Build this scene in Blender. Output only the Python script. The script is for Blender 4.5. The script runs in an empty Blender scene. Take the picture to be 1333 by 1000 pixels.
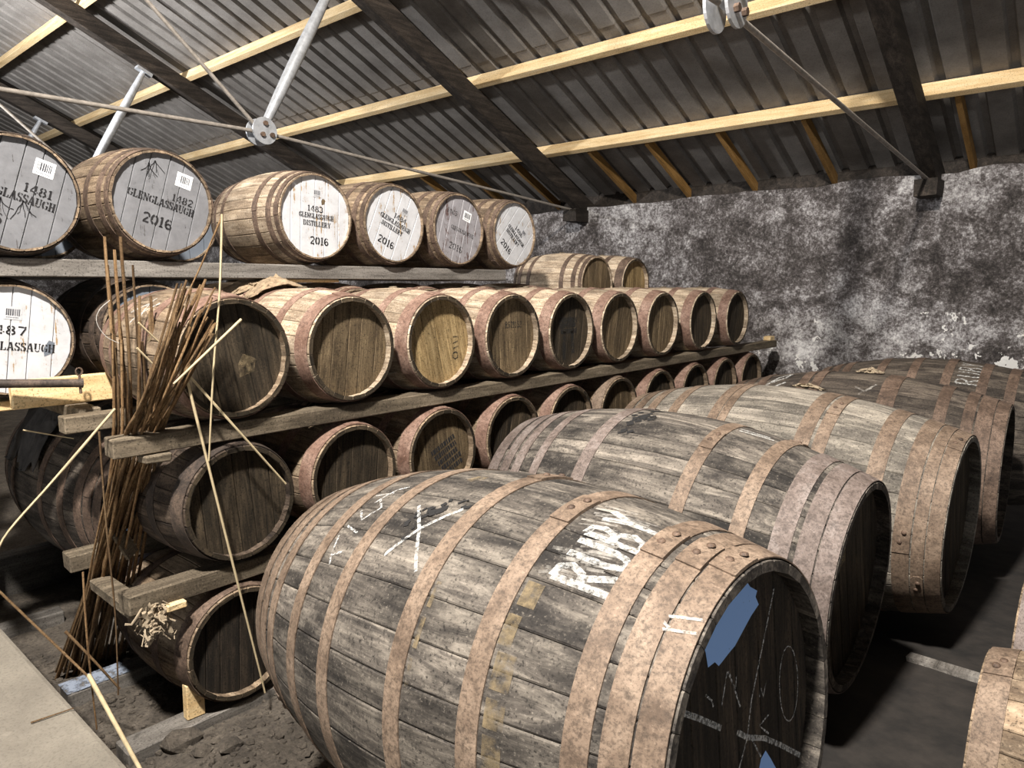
import bpy, math, random
from mathutils import Vector, Matrix, noise

random.seed(7)
S = bpy.context.scene
COL = S.collection
H = 2.0                                   # eye height above the earth floor

# ------------------------------------------------------------------ camera
F = 920.0; CX, CY = 666.5, 500.0
YAW = math.atan2(.653, .751); PIT = math.atan2(127, 920)
cd = bpy.data.cameras.new('camera'); cam = bpy.data.objects.new('camera', cd); COL.objects.link(cam)
cd.sensor_width = 36; cd.lens = F / 1333 * 36; cd.clip_start = .02
cam.location = (0, 0, H); cam.rotation_euler = (math.pi / 2 - PIT, 0, YAW)
S.camera = cam
# ------------------------------------------------------------------ world, lights, exposure
W = bpy.data.worlds.new('world'); S.world = W; W.use_nodes = True
W.node_tree.nodes['Background'].inputs[0].default_value = (.80, .88, 1, 1)
W.node_tree.nodes['Background'].inputs[1].default_value = .05

def area(name, loc, target, size, power, color=(1, 1, 1)):
    l = bpy.data.lights.new(name, 'AREA'); l.shape = 'RECTANGLE'; l.size, l.size_y = size; l.energy = power; l.color = color
    o = bpy.data.objects.new(name, l); COL.objects.link(o); o.location = loc
    o.rotation_euler = (Vector(target) - Vector(loc)).to_track_quat('-Z', 'Y').to_euler()
    return o
area('high_bay_lamp', (-.85, -.7, H + 4.25), (-2.4, 3.0, H - .6), (.34, .34), 1000, (1, .955, .89))
area('far_roof_fill', (-9.8, -.2, H + 2.5), (-9.9, 4.2, H + 5.4), (.34, .34), 620, (.95, .97, 1))  # added uplight to brighten the far left roof bays; its source is unseen
area('side_fill', (7.5, -.5, H - .2), (-1.0, 2.2, H - .5), (2.8, 2.6), 110, (.94, .97, 1))  # added weak fill that lifts the dark cask heads; no door is known here
area('rear_fill', (-2.0, -8.2, H - .3), (-2.6, 3.0, H + .3), (3.6, 3.0), 200, (.93, .97, 1))  # added soft cool fill from behind the camera, not an actual opening
S.view_settings.view_transform = 'Standard'; S.view_settings.look = 'None'
S.view_settings.gamma = 1; S.view_settings.use_curve_mapping = False
S.view_settings.exposure = .22

# ------------------------------------------------------------------ helpers
RT = Vector((math.cos(YAW), math.sin(YAW), 0)); FH = Vector((-math.sin(YAW), math.cos(YAW), 0)); ZU = Vector((0, 0, 1))
FW = FH * math.cos(PIT) - ZU * math.sin(PIT); UP = ZU * math.cos(PIT) + FH * math.sin(PIT)
EYE = Vector((0, 0, H))
def ray(px, py): return RT * ((px - CX) / F) - UP * ((py - CY) / F) + FW
def on_x(px, py, X): d = ray(px, py); return EYE + d * (X / d.x)
def on_y(px, py, Y): d = ray(px, py); return EYE + d * (Y / d.y)
def on_z(px, py, Z): d = ray(px, py); return EYE + d * ((Z - H) / d.z)

class MB:
    def __init__(s): s.v = []; s.f = []
    def add(s, vs, fs):
        n = len(s.v); s.v += [tuple(p) for p in vs]; s.f += [tuple(i + n for i in f) for f in fs]
    def box(s, a, b, jit=0):
        r = lambda: random.uniform(-jit, jit)
        vs = [(x + r(), y + r(), z + r()) for x in (a[0], b[0]) for y in (a[1], b[1]) for z in (a[2], b[2])]
        s.add(vs, [(0, 1, 3, 2), (4, 6, 7, 5), (0, 4, 5, 1), (2, 3, 7, 6), (0, 2, 6, 4), (1, 5, 7, 3)])
    def tube(s, pts, rad, n=6, flat=1.0):
        pts = [Vector(p) for p in pts]; k = len(pts)
        if not hasattr(rad, '__len__'): rad = [rad] * k
        rings = []
        up = Vector((0, 0, 1))
        t0 = (pts[1] - pts[0]).normalized()
        if abs(t0.z) > .9: up = Vector((0, 1, 0))
        for i, p in enumerate(pts):
            t = (pts[min(i + 1, k - 1)] - pts[max(i - 1, 0)]).normalized()
            a = t.cross(up).normalized(); b = t.cross(a)
            rings.append([p + (a * math.cos(2 * math.pi * j / n) + b * math.sin(2 * math.pi * j / n) * flat) * rad[i] for j in range(n)])
        vs = [q for r in rings for q in r]; fs = []
        for i in range(k - 1):
            for j in range(n):
                fs.append((i * n + j, i * n + (j + 1) % n, (i + 1) * n + (j + 1) % n, (i + 1) * n + j))
        fs.append(tuple(range(n))[::-1]); fs.append(tuple((k - 1) * n + j for j in range(n)))
        s.add(vs, fs)
    def mesh(s, name, m=None, smooth=None):
        me = bpy.data.meshes.new(name); me.from_pydata(s.v, [], s.f); me.update()
        import bmesh
        bm = bmesh.new(); bm.from_mesh(me); bmesh.ops.recalc_face_normals(bm, faces=bm.faces); bm.to_mesh(me); bm.free()
        if m: me.materials.append(m)
        if smooth is not None:
            me.polygons.foreach_set('use_smooth', [True] * len(me.polygons))
            me.set_sharp_from_angle(angle=math.radians(smooth))
        return me
    def build(s, name, m, parent=None, smooth=None): return link(name, s.mesh(name, m, smooth), parent)

def link(name, me, parent=None, loc=(0, 0, 0), rot=(0, 0, 0)):
    o = bpy.data.objects.new(name, me); COL.objects.link(o); o.parent = parent
    o.location = loc; o.rotation_euler = rot
    return o
def tag(o, label, cat, group=None, kind=None):
    if label: o['label'] = label
    if cat: o['category'] = cat
    if group: o['group'] = group
    if kind: o['kind'] = kind
    return o
def empty(name, loc=(0, 0, 0), rot=(0, 0, 0)):
    o = link(name, None, None, loc, rot); o.empty_display_size = .1; return o
def bevel(o, w, seg=1):
    md = o.modifiers.new('bevel', 'BEVEL'); md.width = w; md.segments = seg; md.limit_method = 'ANGLE'; return o

# ------------------------------------------------------------------ materials
def new_mat(name):
    m = bpy.data.materials.new(name); m.use_nodes = True; return m, m.node_tree, m.node_tree.nodes['Principled BSDF']
def nd(nt, t, **kw):
    n = nt.nodes.new(t)
    for k, v in kw.items(): setattr(n, k, v)
    return n
def ramp(nt, src, stops):
    r = nd(nt, 'ShaderNodeValToRGB'); e = r.color_ramp.elements
    while len(e) < len(stops): e.new(.5)
    for i, (p, c) in enumerate(stops):
        e[i].position = p; e[i].color = tuple(c) + ((1,) if len(c) == 3 else ())
    nt.links.new(src, r.inputs[0]); return r.outputs[0]
def mixc(nt, fac, a, b, mode='MIX'):
    n = nd(nt, 'ShaderNodeMix', data_type='RGBA', blend_type=mode)
    for s, v in ((n.inputs[0], fac), (n.inputs[6], a), (n.inputs[7], b)):
        if hasattr(v, 'links') or hasattr(v, 'is_linked'): nt.links.new(v, s)
        elif isinstance(v, (int, float)): s.default_value = v
        else: s.default_value = tuple(v) + ((1,) if len(v) == 3 else ())
    return n.outputs[2]
def coords(nt, scale, rnd=True, world=False):
    if world: c = nd(nt, 'ShaderNodeNewGeometry').outputs['Position']
    else: c = nd(nt, 'ShaderNodeTexCoord').outputs['Object']
    if rnd:
        oi = nd(nt, 'ShaderNodeObjectInfo'); mu = nd(nt, 'ShaderNodeMath', operation='MULTIPLY'); mu.inputs[1].default_value = 37.3
        nt.links.new(oi.outputs['Random'], mu.inputs[0])
        ad = nd(nt, 'ShaderNodeVectorMath', operation='ADD'); nt.links.new(c, ad.inputs[0]); nt.links.new(mu.outputs[0], ad.inputs[1]); c = ad.outputs[0]
    mp = nd(nt, 'ShaderNodeMapping'); mp.inputs['Scale'].default_value = scale; nt.links.new(c, mp.inputs[0])
    return mp.outputs[0]
def noi(nt, vec, scale=1, detail=6, rough=.6, dist=0):
    n = nd(nt, 'ShaderNodeTexNoise'); n.inputs['Scale'].default_value = scale; n.inputs['Detail'].default_value = detail
    n.inputs['Roughness'].default_value = rough; n.inputs['Distortion'].default_value = dist
    nt.links.new(vec, n.inputs['Vector']); return n.outputs['Fac']
def bump(nt, b, h, strength, dist=.004):
    n = nd(nt, 'ShaderNodeBump'); n.inputs['Strength'].default_value = strength; n.inputs['Distance'].default_value = dist
    nt.links.new(h, n.inputs['Height']); nt.links.new(n.outputs[0], b.inputs['Normal'])

def wood(name, dark, mid, light, axis=0, grain=1.0, stain=.5, stain_scale=5.0, stain_col=None, rough=.8, rnd=(.7, 1.25)):
    m, nt, b = new_mat(name)
    sc = [26 * grain] * 3; sc[axis] = 2.2 * grain
    g = noi(nt, coords(nt, sc), 1, 9, .74, .6)
    col = ramp(nt, g, [(.30, dark), (.47, mid), (.68, light)])
    ss = [stain_scale] * 3; ss[axis] = stain_scale * .45
    st = noi(nt, coords(nt, ss), 1, 5, .7, .3)
    fac = ramp(nt, st, [(.42, (0, 0, 0)), (.62, (stain,) * 3)])
    col = mixc(nt, fac, col, stain_col or dark)
    oi = nd(nt, 'ShaderNodeObjectInfo'); mr = nd(nt, 'ShaderNodeMapRange'); mr.inputs[3].default_value, mr.inputs[4].default_value = rnd
    nt.links.new(oi.outputs['Random'], mr.inputs[0])
    cb = nd(nt, 'ShaderNodeCombineColor')
    for i in range(3): nt.links.new(mr.outputs[0], cb.inputs[i])
    col = mixc(nt, 1.0, col, cb.outputs[0], 'MULTIPLY')
    sp = noi(nt, coords(nt, (120, 120, 120)), 1, 3, .6)
    col = mixc(nt, ramp(nt, sp, [(.30, (.85,) * 3), (.45, (0, 0, 0))]), col, tuple(c * .35 for c in dark))
    col = mixc(nt, ramp(nt, sp, [(.60, (0, 0, 0)), (.75, (.4,) * 3)]), col, tuple(min(1, c * 1.3) for c in light))
    nt.links.new(col, b.inputs['Base Color']); b.inputs['Roughness'].default_value = rough
    b.inputs['Specular IOR Level'].default_value = .25
    bump(nt, b, g, .55, .005)
    return m
def rust(name, a, bcol, c, rough=.72, scale=1.0):
    m, nt, b = new_mat(name)
    v = coords(nt, (scale,) * 3)
    n1 = noi(nt, v, 7, 8, .7, .4); n2 = noi(nt, v, 60, 4, .7)
    col = ramp(nt, n1, [(.33, a), (.5, bcol), (.66, c)])
    n3 = noi(nt, v, 150, 3, .7)
    col = mixc(nt, ramp(nt, n3, [(.36, (.6,) * 3), (.5, (0, 0, 0))]), col, tuple(x * .5 for x in a))
    col = mixc(nt, ramp(nt, n2, [(.34, (.65,) * 3), (.52, (0, 0, 0))]), col, tuple(x * .4 for x in a))
    col = mixc(nt, ramp(nt, n2, [(.60, (0, 0, 0)), (.74, (.5,) * 3)]), col, tuple(min(1, x * 1.5) for x in c))
    nt.links.new(col, b.inputs['Base Color']); b.inputs['Roughness'].default_value = rough; b.inputs['Metallic'].default_value = .15
    bump(nt, b, n2, .5, .002)
    return m
def plain(name, col, rough=.6, metal=0.0, var=.25, scale=12, bumps=.3):
    m, nt, b = new_mat(name)
    n = noi(nt, coords(nt, (scale,) * 3), 1, 6, .65)
    nt.links.new(ramp(nt, n, [(.3, tuple(c * (1 - var) for c in col)), (.7, tuple(min(1, c * (1 + var)) for c in col))]), b.inputs['Base Color'])
    b.inputs['Roughness'].default_value = rough; b.inputs['Metallic'].default_value = metal
    if bumps: bump(nt, b, n, bumps, .004)
    return m
def painted(name, col, under, wear=.5, stain=(.30, .20, .10), dirt=.35):
    m, nt, b = new_mat(name)
    v = coords(nt, (1, 1, 1), world=True, rnd=False)
    n1 = noi(nt, v, 9, 8, .75, .3); n2 = noi(nt, v, 45, 5, .7)
    mp = nd(nt, 'ShaderNodeMapping'); mp.inputs['Scale'].default_value = (60, 60, 3); nt.links.new(v, mp.inputs[0])
    n3 = noi(nt, mp.outputs[0], 1, 5, .6)
    c = mixc(nt, ramp(nt, n1, [(.40, (0, 0, 0)), (.75, (dirt,) * 3)]), col, tuple(x * .55 for x in col))
    c = mixc(nt, ramp(nt, n2, [(.66, (0, 0, 0)), (.72, (.8,) * 3)]), c, tuple(x * .25 for x in col))
    w = nd(nt, 'ShaderNodeMath', operation='MULTIPLY'); nt.links.new(n1, w.inputs[0]); nt.links.new(n3, w.inputs[1])
    c = mixc(nt, ramp(nt, w.outputs[0], [(.40 - .12 * wear, (0, 0, 0)), (.43 - .10 * wear, (1, 1, 1))]), c, stain)
    c = mixc(nt, ramp(nt, n1, [(.30, (1, 1, 1)), (.33, (0, 0, 0))]), c, under)
    nt.links.new(c, b.inputs['Base Color']); b.inputs['Roughness'].default_value = .55
    bump(nt, b, n2, .25, .002)
    return m
def chalk(name, col, lo=.40, hi=.55, scale=70, emit=0):
    m, nt, b = new_mat(name)
    n = noi(nt, coords(nt, (1, 1, 1), rnd=False), scale, 3, .7)
    b.inputs['Base Color'].default_value = col + (1,); b.inputs['Roughness'].default_value = .95
    nt.links.new(ramp(nt, n, [(lo, (0, 0, 0)), (hi, (1, 1, 1))]), b.inputs['Alpha'])
    return m

M = {}
M['st_butt'] = wood('oak_butt_grey', (.022, .019, .017), (.095, .081, .068), (.29, .25, .205), 0, 1.0, .9, 6.5, (.014, .012, .011))
M['st_butt_warm'] = wood('oak_butt_tan', (.06, .052, .043), (.20, .175, .145), (.42, .37, .30), 0, 1.0, .7, 5.0, (.05, .044, .038))
M['st_butt_dark'] = wood('oak_butt_dark', (.020, .016, .013), (.075, .060, .048), (.19, .155, .12), 0, 1.0, .75, 5.0, (.014, .011, .01))
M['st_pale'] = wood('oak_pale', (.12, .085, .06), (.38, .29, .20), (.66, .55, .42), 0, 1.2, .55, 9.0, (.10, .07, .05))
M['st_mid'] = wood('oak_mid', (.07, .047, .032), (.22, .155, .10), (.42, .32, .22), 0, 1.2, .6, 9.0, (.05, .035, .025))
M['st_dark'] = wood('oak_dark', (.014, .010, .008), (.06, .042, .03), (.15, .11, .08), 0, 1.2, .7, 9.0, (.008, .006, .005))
M['hp_tan'] = rust('hoop_tan_rust', (.10, .066, .044), (.195, .136, .095), (.285, .208, .15))
M['hp_grey'] = rust('hoop_mauve_rust', (.105, .077, .063), (.19, .147, .128), (.27, .225, .203))
M['hp_brown'] = rust('hoop_brown_rust', (.06, .038, .026), (.13, .085, .06), (.22, .15, .11))
M['hp_red'] = rust('hoop_red_rust', (.14, .074, .05), (.235, .142, .105), (.35, .235, .18))
M['hp_dark'] = rust('hoop_dark_iron', (.025, .018, .014), (.06, .042, .032), (.13, .09, .065))
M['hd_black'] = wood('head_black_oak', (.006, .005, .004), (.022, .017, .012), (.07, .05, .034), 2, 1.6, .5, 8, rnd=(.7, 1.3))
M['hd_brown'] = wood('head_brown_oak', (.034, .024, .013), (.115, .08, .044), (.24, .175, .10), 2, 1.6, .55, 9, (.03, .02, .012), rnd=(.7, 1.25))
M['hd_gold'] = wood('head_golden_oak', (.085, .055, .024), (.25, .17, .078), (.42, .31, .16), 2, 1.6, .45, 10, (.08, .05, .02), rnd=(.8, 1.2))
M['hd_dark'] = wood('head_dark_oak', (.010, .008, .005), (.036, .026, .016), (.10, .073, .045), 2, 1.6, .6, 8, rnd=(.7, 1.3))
M['white'] = painted('white_head_paint', (.55, .55, .565), (.28, .20, .12), .66, dirt=.6)
M['grey'] = painted('grey_head_paint', (.185, .185, .195), (.10, .095, .09), .45, (.05, .042, .04), .85)
M['grey_worn'] = painted('worn_grey_head_paint', (.30, .285, .30), (.14, .11, .11), .9, (.10, .06, .055), .8)
M['blue_grey'] = painted('blue_grey_head_paint', (.14, .16, .19), (.05, .05, .05), .3, (.03, .03, .03))
M['ink'] = chalk('stencil_ink', (.012, .011, .012), .30, .42, 90)
M['ink_faint'] = chalk('faded_stencil_ink', (.012, .011, .010), .42, .56, 110)
M['chalk'] = chalk('white_chalk', (.66, .65, .62), .34, .80, 75)
M['chalk_thin'] = chalk('thin_chalk', (.62, .61, .59), .40, .70, 130)
M['smear'] = chalk('chalk_smear', (.40, .37, .33), .38, .85, 22)
M['pale_patch'] = chalk('bare_yellow_oak', (.215, .16, .09), .38, .74, 24)
M['pitch'] = chalk('black_pitch', (.010, .009, .009), .28, .34, 60)
M['blue'] = chalk('blue_paint', (.27, .45, .82), .26, .31, 40)
M['paper'] = plain('white_paper', (.88, .88, .88), .6, 0, .04)
M['bar_ink'] = plain('barcode_ink', (.06, .06, .07), .6, 0, .1)
M['tm_new'] = wood('new_pine', (.48, .30, .13), (.70, .50, .26), (.82, .66, .40), 1, .7, .2, 4, rnd=(.9, 1.08), rough=.65)
M['tm_newx'] = wood('new_pine_long', (.46, .30, .14), (.68, .49, .26), (.82, .66, .42), 0, .7, .25, 4, rnd=(.92, 1.06), rough=.65)
M['tm_old'] = wood('weathered_timber', (.045, .034, .024), (.14, .11, .075), (.30, .24, .17), 1, .9, .5, 5, rnd=(.8, 1.2))
M['tm_grey'] = wood('grey_timber', (.05, .044, .038), (.15, .135, .12), (.26, .24, .215), 1, .8, .4, 5, rnd=(.85, 1.15))
M['tm_dark'] = wood('dark_rafter_timber', (.010, .008, .006), (.032, .025, .020), (.085, .066, .052), 1, .7, .5, 5, rnd=(.85, 1.1))
M['tm_orange'] = wood('orange_batten', (.12, .06, .015), (.26, .14, .04), (.38, .22, .08), 1, .8, .4, 5)
M['steel'] = plain('galvanised_steel', (.50, .51, .53), .45, .45, .25, 18)
M['rod'] = plain('weathered_rod', (.33, .29, .25), .6, .2, .3, 25)
M['bolt'] = rust('bolt_rust', (.05, .03, .02), (.12, .075, .05), (.2, .13, .09))
M['rag'] = plain('black_rag', (.04, .036, .034), .95, 0, .6, 14, .8)
M['burlap'] = plain('brown_burlap', (.26, .19, .12), .95, 0, .5, 30, .8)
M['reed'] = wood('dried_reed', (.07, .038, .016), (.17, .098, .045), (.30, .20, .105), 2, 2.0, .3, 6, rnd=(.45, 1.2))
M['splint'] = plain('pale_splint', (.44, .35, .21), .7, 0, .2, 20)
M['straw'] = plain('straw', (.30, .235, .16), .9, 0, .3, 40)
M['wire'] = plain('wire', (.55, .52, .48), .5, .5, .1)

def mat_wall():
    m, nt, b = new_mat('stained_plaster')
    v = coords(nt, (1, 1, 1), rnd=False, world=True)
    big = noi(nt, v, .7, 4, .6, .3); midn = noi(nt, v, 3.6, 10, .82, .35); fine = noi(nt, v, 32, 8, .85)
    a = nd(nt, 'ShaderNodeMath', operation='MULTIPLY_ADD'); nt.links.new(big, a.inputs[0]); a.inputs[1].default_value = .55
    nt.links.new(midn, a.inputs[2])
    c = nd(nt, 'ShaderNodeMath', operation='MULTIPLY_ADD'); nt.links.new(fine, c.inputs[0]); c.inputs[1].default_value = .95; nt.links.new(a.outputs[0], c.inputs[2])
    mr = nd(nt, 'ShaderNodeMapRange'); mr.inputs[1].default_value = 1.06; mr.inputs[2].default_value = 1.47
    nt.links.new(c.outputs[0], mr.inputs[0])
    col = ramp(nt, mr.outputs[0], [(.0, (.022, .018, .016)), (.30, (.075, .063, .058)), (.50, (.17, .15, .145)), (.70, (.40, .375, .37)), (1.0, (.78, .75, .73))])
    fl = noi(nt, v, 2.6, 5, .7, .2)
    sep = nd(nt, 'ShaderNodeSeparateXYZ'); nt.links.new(v, sep.inputs[0])
    lo = nd(nt, 'ShaderNodeMapRange'); lo.inputs[1].default_value = 1.35; lo.inputs[2].default_value = 1.95; lo.inputs[3].default_value = 1; lo.inputs[4].default_value = 0
    nt.links.new(sep.outputs[2], lo.inputs[0])
    f1 = ramp(nt, fl, [(.615, (0, 0, 0)), (.625, (1, 1, 1))])
    f2 = nd(nt, 'ShaderNodeMath', operation='MULTIPLY'); nt.links.new(f1, f2.inputs[0]); nt.links.new(lo.outputs[0], f2.inputs[1])
    gt = nd(nt, 'ShaderNodeMath', operation='GREATER_THAN'); nt.links.new(f2.outputs[0], gt.inputs[0]); gt.inputs[1].default_value = .35
    col = mixc(nt, gt.outputs[0], col, (.84, .81, .77))
    nt.links.new(col, b.inputs['Base Color']); b.inputs['Roughness'].default_value = .92
    bump(nt, b, c.outputs[0], .8, .03)
    return m
def mat_earth():
    m, nt, b = new_mat('earth')
    v = coords(nt, (1, 1, 1), rnd=False, world=True)
    n1 = noi(nt, v, 5, 8, .75); n2 = noi(nt, v, 55, 6, .75)
    col = ramp(nt, n1, [(.3, (.045, .036, .028)), (.52, (.11, .09, .07)), (.72, (.20, .165, .13))])
    col = mixc(nt, ramp(nt, n2, [(.35, (.8,) * 3), (.5, (0, 0, 0))]), col, (.02, .016, .012))
    col = mixc(nt, ramp(nt, n2, [(.6, (0, 0, 0)), (.7, (.7,) * 3)]), col, (.30, .26, .21))
    nt.links.new(col, b.inputs['Base Color']); b.inputs['Roughness'].default_value = .95
    bump(nt, b, n2, 1.0, .015)
    return m
def mat_concrete():
    m, nt, b = new_mat('concrete')
    v = coords(nt, (1, 1, 1), rnd=False, world=True)
    n1 = noi(nt, v, 2.5, 6, .7); n2 = noi(nt, v, 90, 5, .7); n3 = noi(nt, v, 14, 6, .7)
    col = ramp(nt, n1, [(.3, (.15, .13, .105)), (.7, (.26, .23, .185))])
    col = mixc(nt, ramp(nt, n2, [(.34, (.45,) * 3), (.5, (0, 0, 0))]), col, (.07, .06, .048))
    col = mixc(nt, ramp(nt, n3, [(.60, (0, 0, 0)), (.8, (.5,) * 3)]), col, (.36, .32, .26))
    nt.links.new(col, b.inputs['Base Color']); b.inputs['Roughness'].default_value = .9
    bump(nt, b, n2, .6, .006)
    return m
def mat_sheet():
    m, nt, b = new_mat('fibre_cement_sheet')
    v = coords(nt, (1, 1, 1))
    n1 = noi(nt, v, 2.2, 7, .7); n2 = noi(nt, v, 70, 4, .7)
    col = ramp(nt, n1, [(.3, (.12, .105, .092)), (.6, (.22, .20, .18)), (.8, (.29, .27, .25))])
    col = mixc(nt, ramp(nt, n2, [(.36, (.5,) * 3), (.5, (0, 0, 0))]), col, (.09, .078, .068))
    nt.links.new(col, b.inputs['Base Color']); b.inputs['Roughness'].default_value = .8
    bump(nt, b, n2, .3, .004)
    return m
M['wall'] = mat_wall(); M['earth'] = mat_earth(); M['concrete'] = mat_concrete(); M['sheet'] = mat_sheet()
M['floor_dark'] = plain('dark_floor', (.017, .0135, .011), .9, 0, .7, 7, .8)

# ================================================================== THE SETTING
YW = 8.3
def fbm(x, y, z=0, o=4):
    return noise.fractal(Vector((x, y, z)), 1.0, 2.0, o)
# ---- far wall with an uneven crest
def build_wall():
    nx, nz = 190, 46; x0, x1 = -21.5, 4.5; mb = MB(); vs = []
    for i in range(nx + 1):
        x = x0 + (x1 - x0) * i / nx
        top = H + 1.075 + .012 * (x + 5.9) + .03 * fbm(x * 1.6, 3.1) + .012 * fbm(x * 9, 8.1)
        for k in range(nz + 1):
            z = -.15 + (top + .15) * k / nz
            y = YW + .045 * fbm(x * .9, z * .9, 5) + .018 * fbm(x * 4, z * 4, 9)
            vs.append((x, y, z))
    n = len(vs)
    for i in range(nx + 1):
        p = vs[i * (nz + 1) + nz]; vs.append((p[0], YW + .55, p[2]))
    fs = [(i * (nz + 1) + k, (i + 1) * (nz + 1) + k, (i + 1) * (nz + 1) + k + 1, i * (nz + 1) + k + 1) for i in range(nx) for k in range(nz)]
    fs += [(i * (nz + 1) + nz, (i + 1) * (nz + 1) + nz, n + i + 1, n + i) for i in range(nx)]
    mb.add(vs, fs)
    tag(mb.build('wall_far', M['wall'], None, 50), 'soot-stained rough plaster wall with white salt bloom under the eaves', None, kind='structure')
build_wall()
mb = MB(); mb.box((-21.7, -3, -.2), (-21.5, YW + .6, H + 5.5)); tag(mb.build('wall_gable', M['wall']), 'dark gable wall beyond the stacked casks', None, kind='structure')

# ---- earth floor: low under the rack, higher under the big butts
def sm(a, b, t):
    t = max(0, min(1, (t - a) / (b - a))); return t * t * (3 - 2 * t)
def gz(x, y):
    low = .02 + .025 * fbm(x * 2.2, y * 2.2, 1) + .012 * fbm(x * 9, y * 9, 2)
    low += .09 * math.exp(-((x + 2.55) ** 2 / .12 + (y - 1.35) ** 2 / .18))
    hi = .385 - .035 * max(0, y - 1.5) + .006 * fbm(x * 5, y * 5, 3)
    return low + (hi - low) * sm(-2.35, -1.75, x)
def build_floor():
    nx, ny = 170, 130; x0, x1, y0, y1 = -15.5, 4.5, .55, YW + .3
    vs = []
    # denser columns near the viewer
    xs = []
    for i in range(nx + 1):
        t = i / nx; xs.append(x0 + (x1 - x0) * t if t < .45 else None)
    a = x0 + (x1 - x0) * .45
    xs = [-21.5 + 16.5 * i / 50 for i in range(50)] + [-5 + 4.5 * i / 130 for i in range(130)] + [-.5 + 5 * i / 25 for i in range(26)]
    ys = [.55 + 2.2 * j / 70 for j in range(70)] + [2.75 + (y1 - 2.75) * j / 45 for j in range(46)]
    for x in xs:
        for y in ys: vs.append((x, y, gz(x, y)))
    n = len(ys); mb = MB()
    mb.add(vs, [(i * n + j, (i + 1) * n + j, (i + 1) * n + j + 1, i * n + j + 1) for i in range(len(xs) - 1) for j in range(n - 1)])
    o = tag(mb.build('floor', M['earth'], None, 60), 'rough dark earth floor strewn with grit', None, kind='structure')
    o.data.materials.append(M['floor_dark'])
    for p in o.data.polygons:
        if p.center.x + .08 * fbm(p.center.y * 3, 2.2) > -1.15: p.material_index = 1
build_floor()
mb = MB(); mb.box((-21.5, -6, -.1), (4.5, .75, H - 1.5))
k = tag(mb.build('floor_walkway', M['concrete']), 'raised pale concrete walkway beside the rack', None, kind='structure'); bevel(k, .02, 2)
mb = MB(); mb.box((-.62, 3.44, .30), (4.2, 3.50, gz(0, 3.45) + .018), .006)
tag(mb.build('trim_1', M['tm_grey']), 'low pale kerb line across the dark floor', None, kind='structure')

# ---- grit and stones
def stone_mesh(seed, r=1.0):
    rr = random.Random(seed); t = (1 + 5 ** .5) / 2
    vs = [(-1, t, 0), (1, t, 0), (-1, -t, 0), (1, -t, 0), (0, -1, t), (0, 1, t), (0, -1, -t), (0, 1, -t), (t, 0, -1), (t, 0, 1), (-t, 0, -1), (-t, 0, 1)]
    fs = [(0, 11, 5), (0, 5, 1), (0, 1, 7), (0, 7, 10), (0, 10, 11), (1, 5, 9), (5, 11, 4), (11, 10, 2), (10, 7, 6), (7, 1, 8), (3, 9, 4), (3, 4, 2), (3, 2, 6), (3, 6, 8), (3, 8, 9), (4, 9, 5), (2, 4, 11), (6, 2, 10), (8, 6, 7), (9, 8, 1)]
    return [tuple(c / 1.9 * r * rr.uniform(.6, 1.15) for c in v) for v in vs], fs
def build_grit():
    mb = MB(); rr = random.Random(3); base = [stone_mesh(i) for i in range(6)]
    for i in range(3600):
        x = rr.uniform(-4.3, -1.7); y = rr.uniform(.78, 2.2)
        s = rr.choice((.004, .006, .006, .009, .009, .013, .02)) * rr.uniform(.7, 1.3)
        vs, fs = base[i % 6]; a = rr.uniform(0, 6.3); z = gz(x, y) + s * .15
        mb.add([(x + s * (v[0] * math.cos(a) - v[1] * math.sin(a)), y + s * (v[0] * math.sin(a) + v[1] * math.cos(a)), z + s * .7 * v[2]) for v in vs], fs)
    tag(mb.build('floor_grit', M['earth']), 'loose grit and crumbs scattered over the earth floor', 'grit', kind='stuff')
build_grit()
for i, (px, py, s, lab) in enumerate(((232, 962, .085, 'rough grey stone lying on the earth between runner and big cask'), (300, 985, .05, 'small rough stone on the earth below the big cask'), (262, 985, .045, 'small angular stone beside the rough grey stone'))):
    p = on_z(px, py, .08); mb = MB(); vs, fs = stone_mesh(40 + i); mb.add([(v[0] * s, v[1] * s * 1.2, v[2] * s * .7) for v in vs], fs)
    o = mb.build('stone', M['earth']); o.location = (p.x, p.y, gz(p.x, p.y) + s * .3); tag(o, lab, 'stone', 'stones on the earth floor')

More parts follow.
